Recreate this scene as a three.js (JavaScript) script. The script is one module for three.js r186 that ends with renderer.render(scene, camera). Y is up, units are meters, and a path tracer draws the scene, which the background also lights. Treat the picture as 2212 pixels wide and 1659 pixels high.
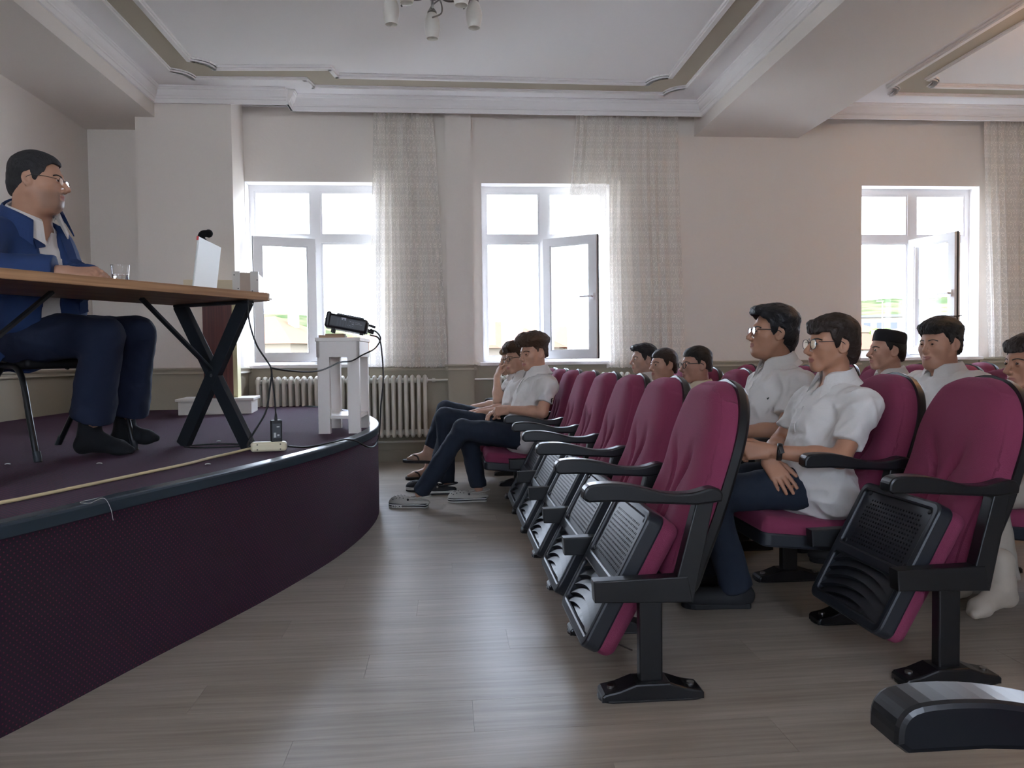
import * as THREE from 'three';
import { mergeGeometries } from 'three/addons/utils/BufferGeometryUtils.js';
import { RoundedBoxGeometry } from 'three/addons/geometries/RoundedBoxGeometry.js';
import { ImprovedNoise } from 'three/addons/math/ImprovedNoise.js';
import { FontLoader } from 'three/addons/loaders/FontLoader.js';
import { TextGeometry } from 'three/addons/geometries/TextGeometry.js';
import { RectAreaLightUniformsLib } from 'three/addons/lights/RectAreaLightUniformsLib.js';

// ---------------------------------------------------------------- camera, sky, sun, exposure
const scene = new THREE.Scene();
const camera = new THREE.PerspectiveCamera(53.11, 2212 / 1659, 0.05, 3000);
camera.position.set(0, 1.0, 0);
camera.rotation.order = 'YXZ';
camera.rotation.set(-0.03321, -0.08251, -0.012);
scene.add(camera);

const renderer = new THREE.WebGLRenderer({ antialias: true });
renderer.toneMapping = THREE.LinearToneMapping;
renderer.toneMappingExposure = 2.45;
renderer.shadowMap.enabled = true;
renderer.shadowMap.type = THREE.PCFSoftShadowMap;
RectAreaLightUniformsLib.init();

const P3 = new ImprovedNoise();
const nz = (x, y, z = 0) => P3.noise(x + 31.7, y + 17.3, z + 5.1);
const fbm = (x, y, z = 0, o = 4) => { let s = 0, a = 0.5; for (let i = 0; i < o; i++) { s += a * nz(x, y, z); x *= 2.03; y *= 2.03; z *= 2.03; a *= 0.5; } return s; };
let seed = 12345;
const rnd = () => { seed = (seed * 1664525 + 1013904223) >>> 0; return seed / 4294967296; };
const lerp = (a, b, t) => a + (b - a) * t;
const clamp = (x, a, b) => Math.min(b, Math.max(a, x));
const sstep = (a, b, x) => { const t = clamp((x - a) / (b - a), 0, 1); return t * t * (3 - 2 * t); };

const SKY = 8.0;
{ // hazy bright summer sky with thin clouds
  const w = 512, h = 256, d = new Float32Array(w * h * 4);
  for (let j = 0; j < h; j++) for (let i = 0; i < w; i++) {
    const el = (j + 0.5) / h * Math.PI - Math.PI / 2, az = (i + 0.5) / w * 2 * Math.PI;
    const y = Math.sin(el), x = Math.cos(el) * Math.cos(az), z = Math.cos(el) * Math.sin(az);
    const t = Math.pow(clamp(y, 0, 1), 0.5);
    const c = clamp(0.45 + 1.6 * fbm(x * 2.2, y * 5, z * 2.2, 4), 0, 1);
    const k = (j * w + i) * 4;
    d[k] = lerp(lerp(0.86, 0.58, t), 0.96, c * 0.5); d[k + 1] = lerp(lerp(0.96, 0.78, t), 1.0, c * 0.5); d[k + 2] = lerp(lerp(1.1, 1.15, t), 1.06, c * 0.5); d[k + 3] = 1;
  }
  const tx = new THREE.DataTexture(d, w, h, THREE.RGBAFormat, THREE.FloatType);
  tx.mapping = THREE.EquirectangularReflectionMapping; tx.magFilter = tx.minFilter = THREE.LinearFilter; tx.needsUpdate = true;
  scene.background = tx; scene.backgroundIntensity = SKY;
}
const sun = new THREE.DirectionalLight(0xfff0dc, 6);
sun.position.set(-75, 90, -60); sun.target.position.set(0, 0, -60);
sun.castShadow = true; sun.shadow.mapSize.set(2048, 2048);
Object.assign(sun.shadow.camera, { left: -150, right: 150, top: 150, bottom: -150, near: 1, far: 400 });
scene.add(sun, sun.target);

// ---------------------------------------------------------------- helpers
const V = (x, y, z) => new THREE.Vector3(x, y, z);
const used = {};
const numbered = n => { const k = (used[n] = (used[n] ?? -1) + 1); return k ? `${n}_${String(k).padStart(3, '0')}` : n; };
function tag(o, label, category, group, kind) {
  if (label) o.userData.label = label; if (category) o.userData.category = category;
  if (group) o.userData.group = group; if (kind) o.userData.kind = kind; return o;
}
function mesh(name, geo, mat, parent = scene) {
  if (Array.isArray(geo)) geo = merge(geo);
  const m = new THREE.Mesh(geo, mat); m.name = parent === scene ? numbered(name) : name;
  m.castShadow = m.receiveShadow = true; parent.add(m); return m;
}
function merge(list) {
  const l = list.map(g => { g = g.index ? g.toNonIndexed() : g; for (const k of Object.keys(g.attributes)) if (!['position', 'normal', 'uv'].includes(k)) g.deleteAttribute(k);
    if (!g.attributes.uv) g.setAttribute('uv', new THREE.BufferAttribute(new Float32Array(g.attributes.position.count * 2), 2)); return g; });
  return l.length === 1 ? l[0] : mergeGeometries(l);
}
function thing(name, label, category, pos = [0, 0, 0], turn = 0, group, kind) {
  const g = new THREE.Group(); g.name = numbered(name); g.position.set(...pos); g.rotation.y = turn; scene.add(g);
  return tag(g, label, category, group, kind);
}
const struct = (name, geo, mat, label, category) => tag(mesh(name, geo, mat), label, category, null, 'structure');
const box = (x0, x1, y0, y1, z0, z1) => { const g = new THREE.BoxGeometry(Math.abs(x1 - x0), Math.abs(y1 - y0), Math.abs(z1 - z0)); g.translate((x0 + x1) / 2, (y0 + y1) / 2, (z0 + z1) / 2); return wuv(g); };
const rbox = (w, h, d, r, x = 0, y = 0, z = 0, s = 2) => { const g = new RoundedBoxGeometry(w, h, d, s, r); g.translate(x, y, z); return wuv(g); };
function wuv(g, s = 1) { // uv in metres, by the way each face points
  const p = g.attributes.position, n = g.attributes.normal, u = new Float32Array(p.count * 2);
  for (let i = 0; i < p.count; i++) {
    const ax = Math.abs(n.getX(i)), ay = Math.abs(n.getY(i)), az = Math.abs(n.getZ(i)), x = p.getX(i), y = p.getY(i), z = p.getZ(i);
    if (ay >= ax && ay >= az) { u[2 * i] = x * s; u[2 * i + 1] = z * s; } else if (ax >= az) { u[2 * i] = z * s; u[2 * i + 1] = y * s; } else { u[2 * i] = x * s; u[2 * i + 1] = y * s; }
  }
  g.setAttribute('uv', new THREE.BufferAttribute(u, 2)); return g;
}
const tube = (pts, r, seg = 40, rad = 6, tension = 0.5) => new THREE.TubeGeometry(new THREE.CatmullRomCurve3(pts.map(p => p.isVector3 ? p : V(...p)), false, 'centripetal', tension), seg, r, rad, false);
function bar(a, b, w, h, r = 0.003) { // box-section bar between two points; w horizontal, h the other way
  a = V(...a); b = V(...b); const L = a.distanceTo(b), g = new RoundedBoxGeometry(w, h, L, 1, Math.min(r, w / 3, h / 3));
  const m = new THREE.Matrix4().lookAt(a, b, V(0, 1, 0)); m.setPosition(a.clone().lerp(b, 0.5)); g.applyMatrix4(m); return g;
}
const cyl = (a, b, r0, r1 = r0, n = 12) => { a = V(...a); b = V(...b); const g = new THREE.CylinderGeometry(r1, r0, a.distanceTo(b), n); g.applyQuaternion(new THREE.Quaternion().setFromUnitVectors(V(0, 1, 0), b.clone().sub(a).normalize())); g.translate((a.x + b.x) / 2, (a.y + b.y) / 2, (a.z + b.z) / 2); return g; };
const lathe = (pts, n = 24) => new THREE.LatheGeometry(pts.map(p => new THREE.Vector2(...p)), n);
function extrude(pts, depth, bevel = 0, opts = {}) { // outline in xy, extruded along z from 0 to depth
  const s = pts instanceof THREE.Shape ? pts : new THREE.Shape(pts.map(p => new THREE.Vector2(...p)));
  const g = new THREE.ExtrudeGeometry(s, { depth: depth - 2 * bevel, bevelEnabled: bevel > 0, bevelThickness: bevel, bevelSize: bevel, bevelOffset: -bevel, bevelSegments: 2, curveSegments: 10, ...opts });
  g.translate(0, 0, bevel); return wuv(g);
}
function rrect(x0, x1, y0, y1, r) { const s = new THREE.Shape(); s.moveTo(x0 + r, y0); s.lineTo(x1 - r, y0); s.absarc(x1 - r, y0 + r, r, -Math.PI / 2, 0); s.lineTo(x1, y1 - r); s.absarc(x1 - r, y1 - r, r, 0, Math.PI / 2); s.lineTo(x0 + r, y1); s.absarc(x0 + r, y1 - r, r, Math.PI / 2, Math.PI); s.lineTo(x0, y0 + r); s.absarc(x0 + r, y0 + r, r, Math.PI, 1.5 * Math.PI); return s; }
const T = (g, m) => { g = g.clone(); g.applyMatrix4(m); return g; };
const mat4 = (px, py, pz, rx = 0, ry = 0, rz = 0) => new THREE.Matrix4().compose(V(px, py, pz), new THREE.Quaternion().setFromEuler(new THREE.Euler(rx, ry, rz, 'YXZ')), V(1, 1, 1));

// ---------------------------------------------------------------- textures and materials
function dtex(w, h, f, srgb = true, rep = 1) {
  const d = new Uint8Array(w * h * 4);
  for (let j = 0; j < h; j++) for (let i = 0; i < w; i++) { const c = f(i / w, j / h), k = (j * w + i) * 4; d[k] = clamp(c[0], 0, 1) * 255; d[k + 1] = clamp(c[1], 0, 1) * 255; d[k + 2] = clamp(c[2], 0, 1) * 255; d[k + 3] = 255; }
  const t = new THREE.DataTexture(d, w, h); t.wrapS = t.wrapT = THREE.RepeatWrapping; t.magFilter = THREE.LinearFilter; t.minFilter = THREE.LinearMipmapLinearFilter; t.generateMipmaps = true;
  if (srgb) t.colorSpace = THREE.SRGBColorSpace; t.repeat.set(rep[0] ?? rep, rep[1] ?? rep); t.needsUpdate = true; return t;
}
// periodic fbm on the unit square
function pf(u, v, fu, fv, o = 3, s = 0) { let t = 0, a = 0.5; for (let i = 0; i < o; i++) { const A = u * 2 * Math.PI, B = v * 2 * Math.PI, R = fu / (2 * Math.PI), Q = fv / (2 * Math.PI); t += a * (P3.noise(Math.cos(A) * R + s, Math.sin(A) * R + Math.cos(B) * Q, Math.sin(B) * Q + s * 1.7)); fu *= 2; fv *= 2; a *= 0.5; s += 11.3; } return t; }
const std = (color, roughness = 0.6, o = {}) => { const m = new THREE.MeshStandardMaterial({ color, roughness, ...o }); return m; };
const phy = (color, roughness = 0.6, o = {}) => new THREE.MeshPhysicalMaterial({ color, roughness, ...o });

const plasterBump = dtex(256, 256, (u, v) => { const n = 0.5 + 0.5 * pf(u, v, 22, 22, 3); return [n, n, n]; }, false, 1.2);
const M = {};
M.wall = std(0xeae2da, 0.85, { bumpMap: plasterBump, bumpScale: 0.0012 });
M.ceil = std(0xf1edec, 0.9, { bumpMap: plasterBump, bumpScale: 0.0008 });
M.dado = std(0xaaa28f, 0.6, { bumpMap: plasterBump, bumpScale: 0.0008 });
M.taupe = std(0xb7ad9b, 0.8);
M.plaster = std(0xf0ecea, 0.7);
M.pvc = std(0xf0efef, 0.35);
M.gasket = std(0x2a2b2e, 0.6);
M.glass = phy(0xffffff, 0.02, { transmission: 1, thickness: 0, ior: 1.45 });
M.radiator = std(0xdedacf, 0.45);
M.metal = std(0x9a9794, 0.3, { metalness: 1 });
M.darkmetal = std(0x17191c, 0.42, { metalness: 0.3 });

const woodTex = s => dtex(1024, 256, (u, v) => {
  const w = pf(u, v, 3, 5, 2, s) * 0.5, g = pf(u, v + w * 0.05, 5, 60, 3, s + 3), b = pf(u, v, 3, 7, 3, s + 9), f = pf(u, v, 30, 220, 2, s + 20);
  const k = 0.5 + 0.55 * g + 0.5 * b + 0.22 * f;
  return [lerp(0.52, 0.735, k), lerp(0.475, 0.69, k), lerp(0.42, 0.635, k)];
}, true, [0.4, 1]);
const floorMats = [1, 7, 13].map(s => phy(0xffffff, 0.37, { map: woodTex(s), ior: 1.62 }));
const carpetTex = dtex(512, 512, (u, v) => { // woven loops with small red dots on a diagonal lattice, 0.2 m a tile
  const N = 20, a = u * N, b = v * N, par = (Math.floor(a) + Math.floor(b)) % 2, dx = (a % 1) - 0.5, dy = (b % 1) - 0.5, r = Math.hypot(dx, dy);
  const n = pf(u, v, 60, 60, 2), l = 0.5 + 0.5 * Math.sin(u * Math.PI * 2 * 80) * Math.sin(v * Math.PI * 2 * 80), dot = par ? sstep(0.34, 0.16, r) : 0, k = 0.78 + 0.35 * n + 0.16 * l;
  return [lerp(0.11, 0.52, dot) * k, lerp(0.06, 0.1, dot) * k, lerp(0.12, 0.25, dot) * k];
}, true, 5);
const carpetBump = dtex(256, 256, (u, v) => { const l = 0.5 + 0.5 * Math.sin(u * Math.PI * 2 * 40) * Math.sin(v * Math.PI * 2 * 40); return [l, l, l]; }, false, 10);
M.carpet = phy(0xffffff, 0.95, { map: carpetTex, bumpMap: carpetBump, bumpScale: 0.0025, sheen: 0.7, sheenColor: new THREE.Color(0xa05590), sheenRoughness: 0.5 });
const weave = dtex(256, 256, (u, v) => { const l = 0.5 + 0.35 * Math.sin(u * Math.PI * 2 * 64) * Math.sin(v * Math.PI * 2 * 64) + 0.5 * pf(u, v, 40, 40, 2); return [l, l, l]; }, false, 10);
M.seatFabric = phy(0x80304f, 0.9, { sheen: 0.6, sheenColor: new THREE.Color(0xc07090), sheenRoughness: 0.5, bumpMap: weave, bumpScale: 0.0008 });
M.plastic = std(0x131417, 0.4);
M.plasticGloss = std(0x141519, 0.32);
M.pan = std(0x24272d, 0.4);
const tableWood = dtex(1024, 256, (u, v) => { const g = pf(u, v, 4, 46, 3, 2), b = pf(u, v, 3, 6, 2, 8), k = 0.5 + 0.7 * g + 0.4 * b; return [lerp(0.50, 0.80, k), lerp(0.36, 0.63, k), lerp(0.25, 0.47, k)]; }, true, [0.7, 2]);
M.tableWood = std(0xffffff, 0.45, { map: tableWood });
const redWood = dtex(256, 1024, (u, v) => { const g = pf(u, v, 40, 3, 3, 2), k = 0.5 + 0.8 * g; return [lerp(0.30, 0.5, k), lerp(0.13, 0.25, k), lerp(0.12, 0.21, k)]; }, true, [2, 0.7]);
M.redWood = std(0xffffff, 0.4, { map: redWood });
M.whiteBoard = std(0xe9e4dc, 0.4);
M.frameBlack = std(0x1d2227, 0.5);
// ---------------------------------------------------------------- the room
const XL = -3.35, XR = 9.2, ZB = -7.6, ZF = 3.0, YC = 3.46, ST = 0.57;
const SILL = 0.965, HEAD = 2.728;
const WIN = [[-1.92, -0.64], [0.345, 1.625], [4.24, 5.52], [6.6, 7.88]];
const FWIN = [[-2.6, -1.2], [0.6, 1.9]]; // windows of the wall behind the camera
{ // floor: a slab with laminate planks laid along x
  const floor = struct('floor', box(XL - 0.3, XR + 0.3, -0.25, -0.0105, ZB - 0.35, ZF + 0.3), std(0x7d7468, 0.7), 'grey-beige laminate floor in front of the stage', 'floor');
  const W = 0.192, L = 1.29, G = 0.0004, geos = [];
  let row = 0, count = 0;
  const far = [];
  for (let z = ZB; z < ZF; z += W, row++) {
    const off = ((row * 0.37) % 1) * L;
    for (let x = XL - off; x < XR; x += L) {
      const x0 = Math.max(x, XL), x1 = Math.min(x + L, XR), z1 = Math.min(z + W, ZF); if (x1 - x0 < 0.02) continue;
      const cx = (x0 + x1) / 2, seen = z > -7.2 && z < -0.75 && cx > -1.75 && cx < -z * 0.86 + 0.9 && x1 > -1.3;
      const mi = (row * 7 + Math.round(x * 3)) % 3, k = ((mi % 3) + 3) % 3;
      const g = box(x0 + G, x1 - G, -0.0105, 0, z + G, z1 - G);
      const u = g.attributes.uv, ou = (row * 0.618) % 1 * 2.5, ov = (row * 0.377 + Math.floor(x) * 0.21) % 1;
      for (let i = 0; i < u.count; i++) u.setXY(i, u.getX(i) + ou, u.getY(i) + ov);
      if (seen && count < 300) { mesh('plank', g, floorMats[k], floor); count++; } else far.push([g, k]);
    }
  }
  for (let k = 0; k < 3; k++) { const l = far.filter(f => f[1] === k).map(f => f[0]); const m = mesh('planks_further_off', l, floorMats[k], floor); m.userData.kind = 'stuff'; }
}
// the edge of the stage, from the camera's side round to the window wall
const stageEdge = new THREE.CatmullRomCurve3([[-3.35, -0.05], [-2.6, -0.42], [-1.95, -0.98], [-1.52, -1.5], [-1.215, -2.12], [-1.03, -2.61], [-0.745, -3.36], [-0.54, -4.12], [-0.462, -4.95], [-0.575, -5.8], [-0.85, -6.65], [-1.22, -7.3], [-1.45, -7.6]].map(p => V(p[0], 0, p[1])), false, 'centripetal');
{
  const pts = stageEdge.getSpacedPoints(120);
  const stage = thing('stage', 'curved purple carpeted stage with dark edge strip in front of the seats', 'stage', [0, 0, 0]);
  stage.userData.kind = 'structure';
  // carpeted top
  const sh = new THREE.Shape(); sh.moveTo(XL, -0.05); for (const p of pts) sh.lineTo(p.x, -p.z); sh.lineTo(XL, 7.6);
  const top = new THREE.ExtrudeGeometry(sh, { depth: 0.02, bevelEnabled: false, curveSegments: 4 }); top.rotateX(-Math.PI / 2); top.translate(0, ST - 0.02, 0); wuv(top);
  mesh('carpet_top', top, M.carpet, stage);
  // carpeted face
  const pos = [], nor = [], uv = [], idx = []; let len = 0;
  pts.forEach((p, i) => {
    if (i) len += p.distanceTo(pts[i - 1]);
    const t = pts[Math.min(i + 1, pts.length - 1)].clone().sub(pts[Math.max(i - 1, 0)]).normalize(), n = V(-t.z, 0, t.x);
    const NY = 7;
    for (let k = 0; k < NY; k++) { const y = (ST - 0.03) * k / (NY - 1), w = 0.004 * nz(len * 2.3, y * 5) * Math.sin(Math.PI * k / (NY - 1)); pos.push(p.x + n.x * w, y, p.z + n.z * w); nor.push(n.x, 0, n.z); uv.push(len, y); }
    if (i) for (let k = 0; k < NY - 1; k++) { const a = (i - 1) * NY + k, b = i * NY + k; idx.push(a, b, a + 1, b, b + 1, a + 1); }
  });
  const fg = new THREE.BufferGeometry(); fg.setAttribute('position', new THREE.Float32BufferAttribute(pos, 3)); fg.setAttribute('normal', new THREE.Float32BufferAttribute(nor, 3)); fg.setAttribute('uv', new THREE.Float32BufferAttribute(uv, 2)); fg.setIndex(idx);
  const fm = M.carpet.clone(); fm.side = THREE.DoubleSide; mesh('carpet_face', fg, fm, stage);
  // edge strip: lengths of dark angle profile butted together
  const strip = std(0x3a4650, 0.32, { metalness: 0.25 }), NSEG = 9, all = stageEdge.getSpacedPoints(135);
  for (let s = 0; s < NSEG; s++) {
    const q = all.slice(s * 15, s * 15 + 16), P = [], I = [], prof = [[-0.05, 0.000], [-0.05, 0.005], [0.004, 0.006], [0.010, 0.003], [0.011, -0.004], [0.010, -0.036], [0.004, -0.036], [0.004, 0.0]];
    q.forEach((p, i) => {
      const t = q[Math.min(i + 1, q.length - 1)].clone().sub(q[Math.max(i - 1, 0)]).normalize(), n = V(-t.z, 0, t.x);
      const sh0 = i === 0 ? 0.0015 : i === q.length - 1 ? -0.0015 : 0;
      for (const [o, h] of prof) P.push(p.x + n.x * o + t.x * sh0, ST + h, p.z + n.z * o + t.z * sh0);
      if (i) for (let k = 0; k < prof.length; k++) { const a = (i - 1) * 8 + k, b = (i - 1) * 8 + (k + 1) % 8, c = a + 8, d = b + 8; I.push(a, b, c, b, d, c); }
    });
    let g = new THREE.BufferGeometry(); g.setAttribute('position', new THREE.Float32BufferAttribute(P, 3)); g.setIndex(I); g = g.toNonIndexed(); g.computeVertexNormals();
    const m2 = strip; mesh('edge_strip', g, m2, stage);
  }
}
// ------- walls
function mould(profile, a, b, out) { // profile [outward, up] swept from a to b
  const A = V(...a), B = V(...b), d = B.clone().sub(A), L = d.length(); d.normalize(); const o = V(...out), up = V(0, 1, 0);
  const g = new THREE.ExtrudeGeometry(new THREE.Shape(profile.map(p => new THREE.Vector2(...p))), { depth: L, bevelEnabled: false });
  const m = new THREE.Matrix4().makeBasis(o, up, d); m.setPosition(A); g.applyMatrix4(m);
  if (m.determinant() < 0) { const p = g.toNonIndexed(), q = p.attributes.position; for (let i = 0; i < q.count; i += 3) for (let k = 0; k < 3; k++) { const t = q.array[3 * i + k]; q.array[3 * i + k] = q.array[3 * (i + 1) + k]; q.array[3 * (i + 1) + k] = t; } p.computeVertexNormals(); return wuv(p); }
  return wuv(g);
}
function holed(x0, x1, z0, z1, wins = WIN) { // a wall along x with the window openings left free
  const g = [], xs = [x0, ...wins.flat(), x1];
  g.push(box(x0, x1, HEAD, YC + 0.3, z0, z1));
  for (let i = 0; i < xs.length; i += 2) g.push(box(xs[i], xs[i + 1], SILL - 0.03, HEAD, z0, z1));
  return g;
}
{
  const w = thing('wall_back', 'pale wall with three windows behind the seats', 'wall', [0, 0, 0], 0, null, 'structure');
  mesh('upper_wall', holed(XL - 0.3, XR + 0.3, ZB - 0.35, ZB), M.wall, w);
  mesh('dado', box(XL - 0.3, XR + 0.3, -0.25, SILL - 0.03, ZB - 0.35, ZB + 0.002), M.dado, w);
  const p = thing('wall_pier', 'wide pale wall pier left of the first window', 'pillar', [0, 0, 0], 0, null, 'structure');
  mesh('upper_wall', box(-2.76, -1.921, SILL - 0.03, YC, ZB, -7.2), M.wall, p);
  mesh('dado', box(-2.762, -1.919, 0, SILL - 0.03, ZB, -7.198), M.dado, p);
  const q = thing('wall_pilaster', 'narrow pale pilaster between the two curtained windows', 'pillar', [0, 0, 0], 0, null, 'structure');
  mesh('upper_wall', box(0.0, 0.25, SILL - 0.03, YC, ZB, -7.5), M.wall, q);
  mesh('dado', box(-0.002, 0.252, 0, SILL - 0.03, ZB, -7.498), M.dado, q);
  const l = thing('wall_left', 'pale wall behind the seated speaker', 'wall', [0, 0, 0], 0, null, 'structure');
  mesh('upper_wall', box(XL - 0.3, XL, SILL - 0.03, YC + 0.3, ZB - 0.35, ZF + 0.3), M.wall, l);
  mesh('dado', box(XL - 0.3, XL + 0.002, -0.25, SILL - 0.03, ZB, ZF + 0.3), M.dado, l);
  const r = thing('wall_right', 'pale wall beyond the right edge of the picture', 'wall', [0, 0, 0], 0, null, 'structure');
  mesh('upper_wall', box(XR, XR + 0.3, SILL - 0.03, YC + 0.3, ZB - 0.35, ZF + 0.3), M.wall, r);
  mesh('dado', box(XR - 0.002, XR + 0.3, -0.25, SILL - 0.03, ZB, ZF + 0.3), M.dado, r);
  const f = thing('wall_front', 'pale wall behind the camera', 'wall', [0, 0, 0], 0, null, 'structure');
  mesh('upper_wall', holed(XL - 0.3, XR + 0.3, ZF, ZF + 0.35, FWIN), M.wall, f);
  mesh('dado', box(XL - 0.3, XR + 0.3, -0.25, SILL - 0.03, ZF - 0.002, ZF + 0.3), M.dado, f);
  // dado rail
  const rail = [[0, -0.03], [0.028, -0.03], [0.03, -0.024], [0.022, -0.012], [0.024, 0.0], [0.034, 0.01], [0.036, 0.022], [0, 0.03]].map(a => [a[0], a[1] - 0.004]);
  const R = (a, b, o) => mould(rail, [a[0], SILL - 0.04, a[1]], [b[0], SILL - 0.04, b[1]], o), Z = [0, 0, 1];
  const runs = [[XL, ZB, -2.76, ZB], [-2.79, -7.2, -1.89, -7.2], [-0.64, ZB, 0.0, ZB], [-0.03, -7.5, 0.28, -7.5], [1.625, ZB, 4.24, ZB], [5.52, ZB, 6.6, ZB]].map(q => R([q[0], q[1]], [q[2], q[3]], Z));
  runs.push(R([XL, ZB], [XL, ZF], [1, 0, 0]), R([-1.92, -7.17], [-1.92, ZB], [1, 0, 0]), R([0.25, ZB], [0.25, -7.47], [1, 0, 0]), R([0.0, -7.47], [0.0, ZB], [-1, 0, 0]));
  struct('trim_1', runs, std(0xb5ad9a, 0.5), 'taupe dado rail running along the walls', 'trim');
  const sk = [[0, 0], [0.018, 0], [0.018, 0.1], [0.01, 0.115], [0, 0.12]];
  struct('baseboard_back', [mould(sk, [-1.4, 0, ZB], [0.0, 0, ZB], Z), mould(sk, [-0.018, 0, -7.5], [0.268, 0, -7.5], Z), mould(sk, [0.25, 0, ZB], [XR, 0, ZB], Z)], std(0xa39b88, 0.5), 'taupe baseboard along the window wall', 'baseboard');
}
// ------- ceiling, beams, cornices, painted bands
const CH = [-0.06, -4.8], CH2 = [4.7, -4.5];
{
  struct('ceiling', box(XL - 0.3, XR + 0.3, YC, YC + 0.3, ZB - 0.35, ZF + 0.3), M.ceil, 'white plaster ceiling with two framed bays', 'ceiling');
  struct('ceiling_beam', box(XL, -2.59, 3.2, YC, ZB, ZF), M.wall, 'dropped ceiling beam along the left wall', 'beam');
  struct('ceiling_beam', box(2.49, 3.57, 3.2, YC, ZB, ZF), M.wall, 'broad ceiling beam between the two ceiling bays', 'beam');
  const cr = [[0, 0], [0.075, 0], [0.075, -0.012], [0.068, -0.016], [0.066, -0.028], [0.056, -0.034], [0.05, -0.055], [0.04, -0.075], [0.028, -0.088], [0.027, -0.1], [0.02, -0.104], [0.018, -0.14], [0.0, -0.14]];
  const zp = -7.36, z2 = -7.19;
  const pel = [mould(cr, [-1.42, YC, zp], [2.49, YC, zp], [0, 0, 1]), mould(cr, [-2.59, YC, z2], [-1.42, YC, z2], [0, 0, 1]), box(-1.425, -1.405, YC - 0.14, YC, zp, z2 + 0.03), mould(cr, [-1.42, YC, z2 + 0.02], [-1.42, YC, zp], [1, 0, 0])];
  struct('trim_2', pel, M.plaster, 'white moulded cornice hiding the curtain rail above the first windows', 'cornice');
  struct('trim_3', [mould(cr, [3.57, YC, zp], [XR, YC, zp], [0, 0, 1])], M.plaster, 'white moulded cornice above the right window', 'cornice');
  struct('trim_4', [mould(cr, [-2.59, YC, z2 + 0.03], [-2.59, YC, ZF], [1, 0, 0])], M.plaster, 'white cornice along the left ceiling beam', 'cornice');
  struct('trim_5', [mould(cr, [2.49, YC, zp + 0.03], [2.49, YC, ZF], [-1, 0, 0])], M.plaster, 'white cornice along the left side of the broad beam', 'cornice');
  struct('trim_6', [mould(cr, [3.57, YC, zp + 0.03], [3.57, YC, ZF], [1, 0, 0])], M.plaster, 'white cornice along the right side of the broad beam', 'cornice');
  const arc = (x0, z0, x1, z1, bx, bz) => { const a = []; for (let i = 0; i <= 8; i++) { const t = i / 8, u = 1 - t; a.push([u * u * x0 + 2 * u * t * bx + t * t * x1, u * u * z0 + 2 * u * t * bz + t * t * z1]); } return a; };
  const bay = (n, outer, inner, lab) => {
    const sh = new THREE.Shape(outer.map(p => new THREE.Vector2(p[0], -p[1]))); sh.holes.push(new THREE.Path(inner.map(p => new THREE.Vector2(p[0], -p[1]))));
    const g = new THREE.ExtrudeGeometry(sh, { depth: 0.006, bevelEnabled: false }); g.rotateX(-Math.PI / 2); g.translate(0, YC - 0.006, 0);
    const t = thing(n, lab, 'trim', [0, 0, 0], 0, null, 'structure');
    mesh('painted_band', g, M.taupe, t);
    for (const [nm, pl] of [['outer_moulding', outer], ['inner_moulding', inner]]) {
      const gs = [];
      pl.forEach((p, i) => { const q = pl[(i + 1) % pl.length], dx = q[0] - p[0], dz = q[1] - p[1], L = Math.hypot(dx, dz); if (L < 1e-4) return;
        for (const [w, h, s] of [[0.06, 0.018, 0], [0.036, 0.032, 0]]) { const b = new THREE.BoxGeometry(L + w * 0.6, h, w); b.rotateY(-Math.atan2(dz, dx)); b.translate((p[0] + q[0]) / 2, YC - h / 2, (p[1] + q[1]) / 2); gs.push(b); } });
      mesh(nm, gs, M.plaster, t);
    }
  };
  const zn = -1.6;
  bay('trim_7', [...arc(-2.295, -6.709, -2.149, -6.903, -2.149, -6.748), [-1.201, -6.874], [-1.167, -7.059], [2.042, -7.098], ...arc(2.042, -7.098, 2.207, -6.903, 2.061, -6.923), [2.207, zn], [-2.295, zn]],
    [...arc(-2.052, -6.476, -1.903, -6.660, -1.903, -6.514), [-0.949, -6.612], [-0.919, -6.787], [1.814, -6.835], ...arc(1.814, -6.835, 1.974, -6.651, 1.828, -6.670), [1.974, zn - 0.25], [-2.052, zn - 0.25]], 'taupe band edged with white mouldings framing the ceiling bay over the stage');
  bay('trim_8', [...arc(4.064, -6.806, 4.200, -7.001, 4.200, -6.826), [8.362, -7.049], [8.36, zn], [4.064, zn]], [...arc(4.298, -6.592, 4.434, -6.767, 4.434, -6.612), [8.119, -6.806], [8.12, zn - 0.25], [4.298, zn - 0.25]], 'taupe band edged with white mouldings framing the right ceiling bay');
  tag(mesh('curtain_rail', [box(-1.9, 2.45, 3.41, 3.43, -7.47, -7.45), box(-1.9, 2.45, 3.41, 3.43, -7.53, -7.51), box(3.62, 8.8, 3.41, 3.43, -7.47, -7.45)], std(0xd8d6d2, 0.4)), 'white double curtain rail tucked behind the cornice', 'curtain rail');
}
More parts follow.
